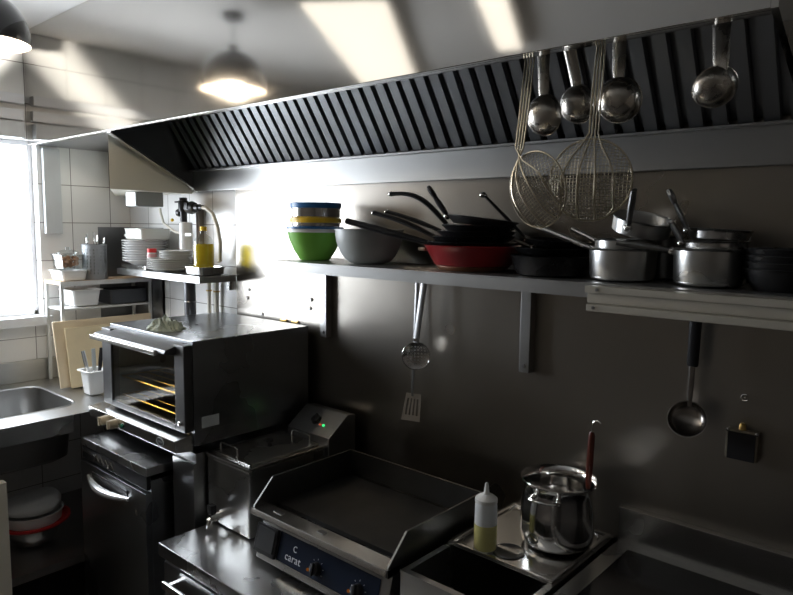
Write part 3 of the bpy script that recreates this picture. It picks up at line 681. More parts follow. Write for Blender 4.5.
# ------------------------------------------------------------------ white metal rack
rk = thing('metal_rack', 'narrow white metal rack standing at the end of the sink counter', 'rack', (-3.4, 1.54, SZ))
RX0, RX1, RY0, RY1, RZ = -3.475, -3.30, 1.315, 1.765, 1.432
RKM = mat('white lacquered metal', (.62,.63,.62), .4)
for xx in (RX0, RX1):
    for yy in (RY0, RY1): MB().box(xx-.007, xx+.007, yy-.007, yy+.007, SZ+.001, RZ-.016).build('leg', RKM, rk)
MB().box(RX0-.012, RX1+.008, RY0-.008, RY1+.006, RZ-.0155, RZ, .002).build('shelf', WOOD, rk)
s = MB()
s.box(RX1+.0085, RX1+.012, RY0-.01, RY1+.006, RZ-.020, RZ+.002)
s.build('shelf_edge', RKM, rk)
MB().box(RX0-.0, RX1+.008, RY0, RY1+.004, 1.292, 1.302, .002).build('shelf', RKM, rk)
# things on the rack
def onrack(px, z, x=-3.385): 
    p = at(px, 270, 'x', x); return Vector((x, p.y, z))
c = onrack(68.5, RZ+.0005)
tr = tub(None, c, .14, .155, .11, .125, .052, WHP, .006); tag(tr.build('plastic_tub', WHP, loc=c), 'low white plastic tub on the rack under the food container', 'tub')
c2 = onrack(68.5, RZ+.054)
fc = thing('food_container', 'clear plastic container of brown food on the white tub', 'container', c2)
fb = tub(fc, c2, .13, .145, .10, .112, .075, CLR, .005, 'container_body')
MB().lathe([(0,0),(.05,0),(.052,.008),(.03,.02),(.012,.024),(.010,.035),(0,.036)], T(c2.x, c2.y, c2.z+.0755), 24).build('lid', CLR, fc)
s = MB()
for k in range(46): s.blob((c2.x+random.uniform(-.05,.05), c2.y+random.uniform(-.038,.038), c2.z+.018+random.uniform(0,.042)), random.uniform(.009,.014), 1, None, .4)
tag(s.build('food_pieces', FOOD, loc=c2), 'small brown food pieces filling the clear container', 'food', kind='stuff')
# cutlery holder
c = onrack(95, RZ+.0005, -3.37); HR, HH = .058, .180
ch = thing('cutlery_holder', 'perforated stainless cutlery holder on the rack shelf', 'holder', c)
s = MB(); nc, nr = 44, 20
vv = []; ff = []
for j in range(nr*2+1):
    for i in range(nc*2):
        a = 2*PI*i/(nc*2); vv.append((c.x+HR*math.cos(a), c.y+HR*math.sin(a), c.z+.008+(HH-.014)*j/(nr*2)))
for j in range(nr*2):
    for i in range(nc*2):
        if j % 4 in (1, 2) and i % 4 == 1 and 2 < j < nr*2-3: continue
        i2 = (i+1) % (nc*2); ff.append((j*nc*2+i, j*nc*2+i2, (j+1)*nc*2+i2, (j+1)*nc*2+i))
s.add(vv, ff); s.ring(HR, .0025, T(c.x, c.y, c.z+HH-.006), 40, 6)
s.lathe([(0,0),(HR,0),(HR+.001,.009),(HR-.002,.009),(0,.003)], T(c), 40)
s.build('perforated_body', mat('satin steel', (.34,.35,.36), .5, .6), ch)
names = [('tablespoon','round-bowled spoon leaning left in the cutlery holder',-.035,-.02,'spoon'),('tablespoon','tall spoon in the middle of the cutlery holder',-.005,.015,'spoon'),('table_fork','fork leaning right in the cutlery holder',.02,-.01,'fork'),('tablespoon','spoon near the right rim of the cutlery holder',.03,.03,'spoon'),('table_fork','fork at the back of the cutlery holder',.0,-.03,'fork')]
for k, (nm, lb, dx, dy, ct) in enumerate(names):
    b0 = c+Vector((dx*.3, dy*.3, .012)); e0 = c+Vector((dx*1.1, dy*1.1, .19+.012*(k % 3)))
    q = thing(nm, lb, ct, b0); d = (e0-b0).normalized()
    MB().tube([b0, b0+(e0-b0)*.5, e0-d*.02], [.005,.0035,.003], 6, flat=.5).build('handle', STB, q)
    if ct == 'spoon': s = MB(); s.blob((0,0,.012), (.013,.004,.022), 2, T(e0-d*.01) @ align(d, (0,1,0))); s.build('spoon_bowl', STB, q)
    else:
        s = MB(); M = T(e0-d*.02) @ align(d, (0,1,0)); s.box(-.009,.009,-.001,.001,0,.014,.0005,M)
        for t in (-.0075,-.0025,.0025,.0075): s.box(t-.0011,t+.0011,-.001,.001,.0145,.045,0,M)
        s.build('tines', STB, q)
# mid shelf tubs
c = onrack(80, 1.3025, -3.38)
tag(tub(None, c, .13, .15, .12, .14, .085, WHP, .012).build('plastic_tub', WHP, loc=c), 'white plastic tub on the middle shelf of the rack', 'tub')
c = onrack(122, 1.3025, -3.375); c.y = min(c.y, 1.655)
tag(tub(None, c, .15, .16, .20, .20, .075, BLKP, .004).build('plastic_crate', mat('charcoal plastic', (.05,.055,.065), .45), loc=c), 'charcoal plastic crate on the middle shelf right of the white tub', 'crate')
# ------------------------------------------------------------------ corner shelf with plates
ZQ = 1.490
cs = thing('corner_shelf', 'short stainless wall shelf in the tiled corner carrying plate stacks', 'shelf', (-2.95, 1.69, ZQ))
QX0, QX1, QY0 = -3.29, -2.535, 1.585
s = MB(); s.box(QX0, QX1, QY0, D-.005, ZQ-.004, ZQ); s.box(QX0, QX1, QY0, QY0+.003, ZQ-.03, ZQ-.0045); s.box(QX1-.003, QX1, QY0+.0035, D-.005, ZQ-.03, ZQ-.0045)
s.build('board', SHF, cs)
s = MB(); s.box(-2.57, -2.55, D-.03, D-.006, ZQ-.07, ZQ-.031); s.build('bracket', ST, cs)
pp = thing('support_pole', 'dark round pole rising behind the oven to the corner shelf', 'pole', (-2.702, 1.64, 0))
MB().tube([(-2.702, 1.64, .921), (-2.702, 1.64, ZQ-.0045)], .026, 20).build('pole', mat('dark grey pole', (.10,.10,.105), .35, .6), pp)
MB().ring(.026, .003, T(-2.702, 1.64, 1.365), 20, 6).build('collar', STD, pp)
def plateprof(r, hh=.018, th=.004): return [(0,0),(r*.58,0),(r*.62,.003),(r*.97,hh-.002),(r,hh),(r*.985,hh+.002),(r*.62,th+.003),(r*.55,th),(0,th)]
def stack(base, r, n_, pitch, m, words, grp, hh=.018):
    first = None
    for k in range(n_):
        idx = n_-k
        ordn = {1:'topmost',n_:'bottom'}.get(idx, ['','','second','third','fourth','fifth','sixth','seventh','eighth','ninth','tenth'][idx] if idx < 11 else '')
        lb = f"{words[0]}, {ordn}{'' if idx in (1, n_) else ' from the top'} {words[1]}"
        p = Vector((base.x+random.uniform(-.002,.002), base.y, base.z+k*pitch))
        if first is None:
            first = MB().lathe(plateprof(r, hh), None, 44).build(words[2], m); first.location = p; tag(first, lb, 'plate', grp)
        else:
            o = first.copy(); COL.objects.link(o); o.location = p; o['label'] = lb
    return base.z+(n_-1)*pitch+hh
pl = Vector((-3.14, 1.662, ZQ+.024)); 
tag(MB().box(-3.27, -3.03, 1.60, 1.765, ZQ+.001, ZQ+.022, .003).build('serving_tray', STB, loc=(-3.15,1.68,ZQ)), 'flat steel tray under the white plate stack', 'tray')
zt1 = stack(pl, .110, 9, .0122, WHC, ('white dinner plate', 'of the tall white stack on the corner shelf', 'dinner_plate'), 'white plates in the tall stack', .022)
pl2 = Vector((-2.90, 1.662, ZQ+.001))
zt2 = stack(pl2, .110, 6, .0085, GRC, ('grey-white plate', 'of the lower right stack on the corner shelf', 'dinner_plate'), 'grey plates by the oil bottle')
pl3 = Vector((-2.862, 1.668, zt2-.004))
zt3 = stack(pl3, .078, 5, .0075, GRC, ('small saucer plate', 'of the small pile on the grey plates', 'side_plate'), 'small plates on the grey stack', .012)
cj = Vector((-2.955, 1.597, zt2-.001))
jr = thing('spice_jar', 'small white jar with a red cap on the grey plates', 'jar', cj)
s = MB(); s.lathe([(0,0),(.020,0),(.022,.003),(.022,.026),(.019,.030),(0,.030)], T(cj), 24); s.build('jar_body', WHC, jr)
lab(MB().lathe([(.0222,.008),(.0224,.009),(.0224,.022),(.0222,.023)], T(cj), 24).build('label_band', mat('pink label', (.65,.35,.35), .5), jr), 'pinkish paper label')
MB().lathe([(0,.0305),(.022,.0305),(.022,.047),(.020,.049),(0,.049)], T(cj), 24).build('red_cap', REDP, jr)
ct = Vector((-3.12, 1.665, zt1+.003))
tag(tub(None, ct, .17, .175, .15, .155, .055, WHP, .004).build('plastic_box', CLR and mat('milky plastic', (.70,.71,.66), .35), loc=ct), 'milky plastic box lying on top of the white plate stack', 'box')
s = MB(); s.blob((ct.x-.115, ct.y+.0, ct.z+.022), (.03,.05,.022), 3, None, .5); 
tag(s.build('plastic_bag', mat('milky plastic', (.7,.7,.66), .35), loc=ct), 'crumpled pale plastic bag left of the milky box on the plates', 'bag')
# metal dish and oil bottle
dc = Vector((at(204, 260, 'y', 1.655).x, 1.66, ZQ+.001))
ds = thing('metal_dish', 'square stainless dish holding the oil bottle at the end of the corner shelf', 'dish', dc)
tub(ds, dc, .13, .14, .12, .13, .038, STB, .004, 'dish_body')
ob = Vector((at(201, 260, 'y', 1.64).x, 1.655, ZQ+.007))
bo = thing('oil_bottle', 'clear plastic bottle of yellow oil with a yellow cap', 'bottle', ob)
MB().lathe([(0,0),(.035,0),(.038,.004),(.0375,.03),(.039,.034),(.0375,.04),(.039,.10),(.037,.125),(.028,.142),(.013,.155),(.012,.168),(0,.168)], T(ob) @ Matrix.Diagonal((1.2,1.2,1.13,1)), 32).build('bottle_body', CLR, bo)
MB().lathe([(0,.002),(.034,.002),(.0365,.006),(.0362,.030),(.0372,.036),(.0362,.042),(.0372,.098),(.0355,.118),(0,.118)], T(ob) @ Matrix.Diagonal((1.2,1.2,1.13,1)), 32).build('oil', OIL, bo)
MB().lathe([(0,.1685),(.015,.1685),(.015,.186),(.013,.188),(0,.188)], T(ob+Vector((0,0,.022))), 20).build('yellow_cap', YEL, bo)
# water dosing unit on the wall
wd = thing('dosing_unit', 'white canister with black valves and hoses mounted on the tiled wall', 'dosing unit', (-2.8, 1.72, 1.6))
x_ = at(183, 230, 'y', 1.70).x
s = MB(); s.lathe([(0,0),(.028,0),(.031,.004),(.031,.125),(.026,.13),(0,.13)], T(x_, 1.715, 1.595), 28); lab(s.build('canister', WHC, wd), 'white canister')
s = MB(); s.box(x_+.032, x_+.055, D-.03, D-.001, 1.60, 1.79, .002); s.build('wall_strip', mat('brown strip', (.22,.19,.17), .5), wd)
s = MB(); vc = Vector((x_+.0, 1.705, 1.805))
s.lathe([(0,-.079),(.016,-.079),(.016,-.03),(.024,-.03),(.024,.02),(.018,.022),(.018,.035),(0,.037)], T(vc), 16)
s.lathe([(0,-.012),(.019,-.012),(.019,.012),(0,.012)], T(vc+Vector((-.03,0,-.035))) @ Ry(PI/2), 14)
s.box(vc.x-.07, vc.x-.02, vc.y-.006, vc.y+.006, vc.z+.012, vc.z+.02, .002)
s.lathe([(0,.02),(.014,.02),(.014,.045),(.028,.048),(.030,.075),(.022,.10),(.016,.102),(.016,.135),(.011,.137),(.011,.165),(0,.165)], T(vc+Vector((0,0,-.012))) @ Ry(PI/2), 16)
s.box(vc.x+.055, vc.x+.08, vc.y-.032, vc.y-.02, vc.z-.02, vc.z+.012, .003)
s.build('valve_body', BLKP, wd)
s = MB(); p0_ = vc+Vector((.155,0,-.012)); 
s.tube([p0_, p0_+Vector((.035,0,-.003)), p0_+Vector((.075,.01,-.03)), p0_+Vector((.095,.02,-.09)), p0_+Vector((.098,.03,-.16)), p0_+Vector((.088,.035,-.24)), (p0_.x+.07, D-.035, ZQ+.06)], .009, 12)
s.build('outlet_hose', HOSE, wd)
a0 = at(160, 206, 'y', 1.70); a1 = at(176, 230, 'y', 1.70)
s = MB(); s.tube([(a0.x, 1.70, 1.792), (a0.x+.004, 1.70, 1.77), (a0.x+.03, 1.70, 1.72), (a1.x-.02, 1.705, a1.z-.01), (x_-.026, 1.71, a1.z-.016)], .006, 10); s.build('inlet_hose', HOSE, wd)
MB().box(x_+.0315, x_+.085, 1.69, 1.705, 1.66, 1.675, .003).build('elbow', WHP, wd)
MB().blob((at(174,214,'y',1.70).x, 1.69, 1.735), .008, 2).build('yellow_tag', YEL, wd)
for dx, w_, wh in ((0,.010,'left'),(.062,.011,'right')):
    px = at(209, 300, 'y', D-.02).x+dx
    t = thing('wall_pipe', f'{wh} of the two cream vertical pipes on the tiles above the oven', 'pipe', (px, D-.02, 1.1), group='pipes on the tiles')
    MB().tube([(px, D-.019, .93), (px, D-.019, 1.41), (px+.004, D-.019, ZQ-.032)], w_, 12).build('pipe', HOSE, t)
    MB().ring(w_+.001, .004, T(px, D-.019, 1.405), 16, 6).build('pipe_clip', BRS, t)
# ------------------------------------------------------------------ bowls on the main shelf
ZB = ZS+.001
gb = at(315, 245, 'y', 1.62); gc = Vector((gb.x, 1.62, ZB))
g_ = thing('mixing_bowl', 'bright green mixing bowl with a blue-rimmed pale lid on the shelf', 'bowl', gc)
s = MB(); s.lathe([(0,0),(.050,0),(.054,.003),(.075,.035),(.093,.075),(.099,.100),(.096,.100),(.088,.076),(.05,.006),(0,.005)], T(gc), 8)
s.bm.free(); s = MB(); s.lathe([(0,0),(.050,0),(.056,.004),(.078,.040),(.094,.078),(.100,.100),(.097,.100),(.088,.078),(.05,.006),(0,.005)], T(gc), 44); s.build('bowl_body', GRN, g_)
MB().lathe([(0,.1005),(.101,.1005),(.102,.113),(0,.113)], T(gc), 44).build('pale_band', WHP, g_)
lab(MB().lathe([(0,.1135),(.104,.1135),(.104,.120),(0,.120)], T(gc), 44).build('lid_rim', BLU, g_), 'blue lid rim')
def canister(c, r, hb, hl, m, label, ear):
    t = thing('food_canister', label, 'canister', c, group='steel canisters on the green bowl')
    MB().lathe([(0,0),(r-.004,0),(r,.003),(r,hb),(0,hb)], T(c), 44).build('body', STB, t)
    MB().lathe([(0,hb+.0005),(r+.004,hb+.0005),(r+.004,hb+hl),(r,hb+hl+.002),(0,hb+hl+.002)], T(c), 44).build('lid', m, t)
    if ear: MB().box(c.x-r-.025, c.x-r-.0005, c.y-.01, c.y+.01, c.z+hb-.016, c.z+hb-.010, .002).build('ear', ST, t)
c1 = gc+Vector((.004, 0, .1205)); canister(c1, .088, .014, .016, YEL, 'steel canister with a yellow lid between the green bowl and blue-lidded canister', False)
c2_ = c1+Vector((0, 0, .033)); canister(c2_, .088, .033, .018, BLU, 'steel canister with a blue lid topping the green bowl', True)
gb = at(368, 245, 'y', 1.625); wc_ = Vector((gb.x+.005, 1.625, ZB))
tag(MB().lathe(bowlprof(.05,.115,.112), T(wc_), 48).build('mixing_bowl', GRY, loc=wc_), 'wide pale grey mixing bowl beside the green bowl on the shelf', 'bowl')
# ------------------------------------------------------------------ pans
def pan(c, r, hh, m, label, hdir, hl, hup=.15, hm=None, hw=.011, tilt=(0,0), name='frying_pan', tip=None, kind='frying pan', group=None, rivet=True, rf=.86, flat=.45, arc=0.0, hz=.75, hole=False, tipw=None):
    """frying pan / saucepan: hdir handle bearing in degrees, hup its rise per length"""
    rot = (Matrix.Rotation(math.radians(tilt[0]), 4, 'X') @ Matrix.Rotation(math.radians(tilt[1]), 4, 'Y'))
    t = thing(name, label, kind, c, rot.to_3x3(), group); M = T(c) @ rot
    th = .0025
    MB().lathe([(0,0)]+([(r*rf-.018,0),(r*rf-.006,.004),(r*rf-.001,.013)] if rf > .9 and hh > .045 else [(r*rf-.006,0),(r*rf,.004)])+[(r-.001,hh-.004),(r+.003,hh),(r+.001,hh+.0015),(r-th,hh-.004),(r*rf-th,.008),(0,.004)], M, 48).build('pan_body', m, t)
    if tipw is not None:
        q = M.inverted() @ Vector(tipw); hdir = math.degrees(math.atan2(q.y, q.x)); hl = math.hypot(q.x, q.y)-r; hup = (q.z-hh*hz)/hl
    if hl:
        a = math.radians(hdir); e = Vector((math.cos(a), math.sin(a), 0)); z0 = hh*hz
        p = [Vector((0,0,z0))+e*(r-.001)]
        n_ = 10
        for k in range(1, n_+1):
            q = k/n_; p.append(Vector((0,0,z0+hup*hl*q+arc*hl*math.sin(q*PI)))+e*(r+hl*q))
        rs = [hw*(.75+.35*math.sin(min(1, q/n_*1.2)*PI*.8)) for q in range(n_+1)]
        hn = MB().tube(p, rs, 10, M, flat=flat).build('handle', hm or m, t)
        if rivet: MB().blob(Vector((0,0,z0))+e*(r+.002), (.011,.011,.010), 2, M).build('handle_rivet', CHR, t)
        if tip: MB().blob(p[-1]+e*.002, (.012,.012,.009), 2, M).build('handle_tip', tip, hn)
        dd_ = (p[-1]-p[-2]).normalized(); nn_ = Vector((-e.x*dd_.z, -e.y*dd_.z, math.hypot(dd_.x, dd_.y)))
        if hole: MB().ring(hw*1.05, hw*.45, M @ T(p[-1]+dd_*hw*1.1) @ align(nn_, dd_), 20, 8).build('hanging_loop', hm or m, hn)
    return t
def sp_(px, y, z): q = at(px, 250, 'y', y); return Vector((q.x, y, z))
# red pan
c = sp_(473, 1.624, ZB+.014); 
rp = pan(c, .142, .058, RED, 'wide red enamelled pan near the middle of the shelf', 0, 0, name='casserole_pan', kind='pan', rf=.80)
MB().lathe([(0,-.0135),(.098,-.0135),(.108,-.002),(.108,-.0005),(0,-.0005)], T(c), 44).build('base', COP, rp)
lab(MB().box(-.165, -.1435, -.022, .022, .040, .050, .003, T(c) @ Rz(math.radians(20))).build('side_lug', mat('cream lug', (.6,.52,.42), .4), rp), 'cream side lug')
c0 = c
pan(c+Vector((-.004,0,.046)), .130, .022, BLK, 'black flat pan lying directly on the red pan', 184, .16, .30, BLKP, .017, kind='frying pan', arc=.0, tipw=at(347, 221, 'y', 1.47), flat=.6)
c = c0+Vector((-.0, -.0, .063))
pan(c, .120, .022, BLK, 'black frying pan whose straight steel-tipped handle points left', 172, .20, .36, BLKP, .016, (0,-1), tip=CHR, arc=.03, tipw=at(375, 213, 'y', 1.57))
pan(c+Vector((.012,-.002,.017)), .113, .02, BLK, 'black frying pan with the shorter low handle pointing left', 183, .19, .05, BLKP, .014, (0,0), tip=CHR, arc=.02, tipw=at(388, 212, 'y', 1.60))
pan(c+Vector((.020,-.0,.034)), .108, .02, BLK, 'black frying pan whose long curved handle rises highest at the left', 183, .19, .05, BLKP, .015, (0,1), tip=CHR, arc=.16, tipw=at(392, 194, 'y', 1.60))
tp5 = pan(c+Vector((.030,-.002,.052)), .102, .022, STD, 'dark steel frying pan with a looped black handle on top of the pile', 190, .05, .75, BLKP, .015, (-4,5), hole=True, flat=.5, tipw=at(435, 197, 'y', 1.53))
lab(MB().lathe([(0,-.0010),(.05,-.0010),(.05,-.0002),(0,-.0002)], T(tp5.location) @ Rx(math.radians(-4)) @ Ry(math.radians(5)), 30).build('copper_base', COP, tp5), 'copper coloured base disc')
pan(sp_(557, 1.66, ZB+.0755), .09, .018, BLK, 'thin black pan with a slim handle at the back of the pile', 165, .14, .45, BLKP, .009, (0,4), tip=CHR, tipw=at(484, 195, 'y', 1.63))
pan(sp_(552, 1.618, ZB), .110, .052, BLK, 'black deep frying pan on the shelf right of the red pan', 20, 0, kind='frying pan', rf=.84)
pan(sp_(552, 1.625, ZB+.0545), .10, .018, BLK, 'black pan nested on the deep black pan behind the strainers', 150, .10, .2, BLKP, .010, kind='frying pan')
# saucepans
c = sp_(623, 1.600, ZB)
pan(c, .081, .078, ST, 'brushed steel saucepan with a tubular handle pointing up left', 176, .17, .33, ST, .0095, rf=.97, name='saucepan', kind='saucepan', flat=.8, hz=.96)
pan(c+Vector((0.0,.01,.066)), .073, .036, ST, 'smaller steel saucepan nested in the left saucepan', 168, .09, .38, ST, .008, rf=.97, name='saucepan', kind='saucepan', flat=.8, hz=.7)
pan(c+Vector((.030,.025,.116)), .072, .040, ST, 'tilted steel saucepan lying on top of the left saucepans', 285, .06, 1.35, STD, .013, (8,14), rf=.95, name='saucepan', kind='saucepan', hz=.6, tipw=at(634, 190, 'y', 1.52))
c = sp_(710.5, 1.600, ZB)
pan(c, .079, .084, ST, 'brushed steel saucepan at the right end with a handle pointing left', 203, .125, .14, STD, .010, rf=.97, name='saucepan', kind='saucepan', flat=.8, hz=.93)
pan(c+Vector((.005,.012,.080)), .072, .022, STB, 'shallow steel pan sitting in the mouth of the right saucepan', 200, .115, .82, STD, .014, (0,0), rf=.96, name='saucepan', kind='saucepan', flat=.4, tipw=at(671, 222, 'y', 1.55))
pan(c+Vector((.012,.016,.104)), .066, .024, ST, 'topmost steel pan over the right saucepan with a tall looped steel handle', 212, .095, .30, SHF, .014, (0,3), rf=.95, name='saucepan', kind='saucepan', flat=.4, hole=True, tipw=at(675, 203, 'y', 1.58))
pan(sp_(664, 1.722, ZB), .045, .11, STD, 'tall dark saucepan standing behind the two steel saucepans', 120, 0, .1, rf=.98, name='saucepan', kind='saucepan')
# black bowls at far right
for k in range(4):
    c = sp_(788, 1.60, ZB+k*.014)
    o = MB().lathe([(0,0),(.06,0),(.075,.02),(.082,.045),(.085,.046),(.084,.048),(.08,.047),(.072,.022),(.058,.004),(0,.004)], None, 40).build('black_bowl', BLK) if k == 0 else bb.copy()
    if k: COL.objects.link(o)
    bb = o; o.location = c
    tag(o, ['bottom','second lowest','third lowest','topmost'][k]+' black bowl of the nested pile at the right end of the shelf', 'bowl', 'nested black bowls')
# ------------------------------------------------------------------ strainers and ladles under the hood
def strainer(c, M, R_, hl, label, bend):
    """local: rim in XY plane, convex side -Z, handle along +Y"""
    t = thing('spider_strainer', label, 'strainer', c, M.to_3x3(), 'wire strainers under the hood'); W = T(c) @ M
    dp = R_*.42
    def zc(x, y): q = max(0, 1-(x*x+y*y)/(R_*R_)); return -dp*q**.75
    s = MB(); st_ = .0072; k = -int(R_/st_)
    while k*st_ < R_:
        a = k*st_; 
        if abs(a) < R_*.985:
            hl_ = math.sqrt(R_*R_-a*a); nn = 14
            pts = [(a, -hl_+2*hl_*i/nn) for i in range(nn+1)]
            s.tube([(x, y, zc(x, y)) for x, y in pts], .0009, 3, W, cap=False)
            s.tube([(y, x, zc(y, x)) for x, y in pts], .0009, 3, W, cap=False)
        k += 1
    s.build('wire_mesh', WIRE, t)
    MB().ring(R_, .0022, W, 48, 8).build('rim', WIRE, t)
    s = MB()
    for i, o in enumerate((-1.5,-.5,.5,1.5)):
        sx_ = o*.0065; fan = o*R_*.42
        pts = [(sx_*.8, R_+hl, bend*hl), (sx_, R_+hl*.5, bend*hl*.5-.004), (sx_, R_+.012, -.004)]
        for q in range(1, 11):
            y = R_-2*R_*q/10*(.94 if abs(o) > 1 else .985); xx = sx_+(fan-sx_)*math.sin(min(1, q/6)*PI/2)
            lim = math.sqrt(max(0, R_*R_-y*y)); xx = max(-lim, min(lim, xx))
            pts.append((xx, y, zc(xx, y)-.0035))
        s.tube(pts, .0020, 6, W)
    s.ring(.010, .0018, W @ T(0, R_+hl+.010, bend*hl), 18, 6)
    s.build('handle_wires', WIRE, t)
ysb = 1.375; cB = at(590, 180, 'y', ysb)
yv = Vector((.035, .02, 1)).normalized(); zv = Vector((-.25, 1, 0)); zv = (zv-yv*zv.dot(yv)).normalized()
strainer(cB, frame(yv.cross(zv), yv, zv), .088, .205, 'round wire strainer hanging face-on, right of the tilted one', .0)
cA = at(537, 190, 'y', 1.35)
tA = at(530, 58, 'y', 1.385)
yv = Vector((-.46, 0, .78)).normalized(); zv = Vector((.05, .95, .5)); zv = (zv-yv*zv.dot(yv)).normalized()
def strainerA():
    # bowl tilted to the lower right, handle going straight up from its upper left rim
    M = frame(yv.cross(zv), yv, zv)
    t = thing('spider_strainer', 'tilted wire strainer with its bowl turned down right, left of the other', 'strainer', cA, M.to_3x3(), 'wire strainers under the hood'); W = T(cA) @ M; R_ = .086; dp = .034
    def zc(x, y): q = max(0, 1-(x*x+y*y)/(R_*R_)); return -dp*q**.75
    s = MB(); st_ = .0072; k = -int(R_/st_)
    while k*st_ < R_:
        a = k*st_
        if abs(a) < R_*.985:
            hl_ = math.sqrt(R_*R_-a*a); pts = [(a, -hl_+2*hl_*i/14) for i in range(15)]
            s.tube([(x, y, zc(x, y)) for x, y in pts], .0009, 3, W, cap=False); s.tube([(y, x, zc(y, x)) for x, y in pts], .0009, 3, W, cap=False)
        k += 1
    s.build('wire_mesh', WIRE, t); MB().ring(R_, .0022, W, 48, 8).build('rim', WIRE, t)
    s = MB(); Wi = W.inverted()
    for i, o in enumerate((-1.5,-.5,.5,1.5)):
        side = Vector((.0075*o, .0, 0)); jn = W @ Vector((0, R_+.004, -.004))
        up = [tA+side*.9+Vector((0,0,.10)), tA+side, (tA+jn)/2+side, jn+side*.9+Vector((0,0,.02))]
        pts = [Wi @ p_ for p_ in up]; fan = o*R_*.40
        for q in range(1, 11):
            y = R_-2*R_*q/10*.97; xx = fan*math.sin(min(1, q/5)*PI/2); lim = math.sqrt(max(0, R_*R_-y*y)); xx = max(-lim, min(lim, xx))
            pts.append(Vector((xx, y, zc(xx, y)-.0035)))
        s.tube(pts, .0020, 6, W)
    s.ring(.010, .0018, T(tA+Vector((0,0,.11))) @ Rx(PI/2), 18, 6)
    s.build('handle_wires', WIRE, t)
strainerA()
def ladle(c, R_, M, top, hw, m, label, depth=.8, hm=None, grip=None):
    t = thing('soup_ladle', label, 'ladle', c, M.to_3x3(), 'ladles under the hood' if grip is None else None); W = T(c) @ M
    pr_ = [(0, -R_*depth)]+[(R_*math.sin(k/12*PI/2), -R_*depth*math.cos(k/12*PI/2)) for k in range(1, 13)]+[(R_+.0015,.001),(R_-.001,.001)]+[((R_-.002)*math.sin(k/12*PI/2), -(R_-.002)*depth*math.cos(k/12*PI/2)) for k in range(11, 0, -1)]+[(0, -(R_-.002)*depth)]
    MB().lathe(pr_, W, 36).build('bowl', m, t)
    rim = W @ Vector((0, R_-.001, -.001)); top = Vector(top); d = top-rim
    s = MB(); s.tube([rim-Vector((0,0,.012)), rim+d*.08, rim+d*.3, rim+d*.7, top], [q*.25 for q in (hw*.6, hw*.8, hw*.85, hw, hw)], 12, flat=4)
    s.ring(.009, .0022, T(top+Vector((0,0,.008))) @ Rx(PI/2), 18, 6)
    s.build('handle', hm or m, t)
    if grip: MB().tube([rim+d*.36, rim+d*.38, top], [hw*.7, hw*.8, hw*.85], 12, flat=2).build('grip', grip, t)
LD = mat('worn ladle steel', (.60,.56,.50), .26, 1, .25, 30, .08)
def up3(nz): # opening faces the wall and a bit down/up; local Y up
    z_ = Vector(nz).normalized(); y_ = Vector((0,0,1)); y_ = (y_-z_*y_.dot(z_)).normalized(); return frame(y_.cross(z_), y_, z_)
for px, py, y, r, nz, words in ((545,115,1.43,.047,(.2,1,.15),'leftmost hanging steel ladle between the two strainers'), (578,104,1.50,.045,(.1,1,.2),'middle hanging steel ladle partly behind the round strainer'), (619,100,1.42,.048,(-.1,1,.2),'hanging steel ladle right of the round strainer handle')):
    c = at(px, py, 'y', y); ladle(c, r, up3(nz), (c.x-.004, 1.415, 2.205), .0175, LD, words)
c = at(715, 87, 'y', 1.42); M = up3((.1,1,.25)) @ Rz(math.radians(-38))
ladle(c, .042, up3((-.55,.75,.62)), (c.x+.004, 1.415, 2.205), .019, LD, 'rightmost hanging steel ladle apart from the others', .75)
# utensils hanging below the shelf
ts_ = at(421, 284, 'y', 1.49)
c = at(416, 356, 'y', 1.70)
sm = thing('perforated_skimmer', 'round perforated steel skimmer hanging under the shelf', 'skimmer', c, group=None)
s = MB(); Mx = T(c) @ Rz(math.radians(38)) @ Rx(math.radians(92)); R_ = .0475
rg, sg = 9, 48; vv = []; ff = []
NN = 40; idx = {}
for i in range(NN+1):
    for j in range(NN+1):
        u_, v_ = (i/NN*2-1), (j/NN*2-1)
        x, y = u_*math.sqrt(1-v_*v_/2), v_*math.sqrt(1-u_*u_/2); idx[i,j] = len(vv); vv.append((x*R_, y*R_, -.010*(1-(x*x+y*y))))
for i in range(NN):
    for j in range(NN):
        ci, cj_ = i % 5, j % 5
        cxx = (i+.5)/NN*2-1; cyy_ = (j+.5)/NN*2-1
        if ci in (2,3) and cj_ in (2,3) and abs(cxx) < .8 and abs(cyy_) < .8 and math.hypot(cxx, cyy_) < .92: continue
        ff.append((idx[i,j], idx[i+1,j], idx[i+1,j+1], idx[i,j+1]))
t = bmesh.new(); vs_ = [t.verts.new(p) for p in vv]
for f_ in ff: t.faces.new([vs_[q] for q in f_])
s.merge(t, Mx); s.ring(R_, .0016, Mx, 40, 6); s.build('perforated_disc', STB, sm)
s = MB(); tp_ = Vector((c.x+.016, 1.715, 1.545)); s.tube([c+Vector((.002,-.002,.045)), c+Vector((0,0,.06)), tp_-Vector((0,0,.02)), tp_], [.003,.004,.0045,.0045], 10, flat=3); s.ring(.008, .002, T(tp_+Vector((0,0,.006))) @ Rx(PI/2), 16, 6); s.build('handle', STD, sm)
s = MB(); s.tube([c+Vector((.001,-.004,.052)), c+Vector((.001,-.004,.062))], .009, 8); s.build('handle_clip', STB, sm)
c = at(416, 406, 'y', D-.02)
sl = thing('slotted_spatula', 'slotted steel spatula hanging below the round skimmer', 'spatula', c)
s = MB(); c = c+Vector((0,-.022,0)); M = T(c) @ Rz(math.radians(33)) @ Ry(math.radians(6))
w0, w1, hh = .026, .033, .098
for (a, b_) in ((-1,-.66),(-.42,-.18),(.06-.12+.02,.22-.06),(.38,.52),(.72,1)):
    pass
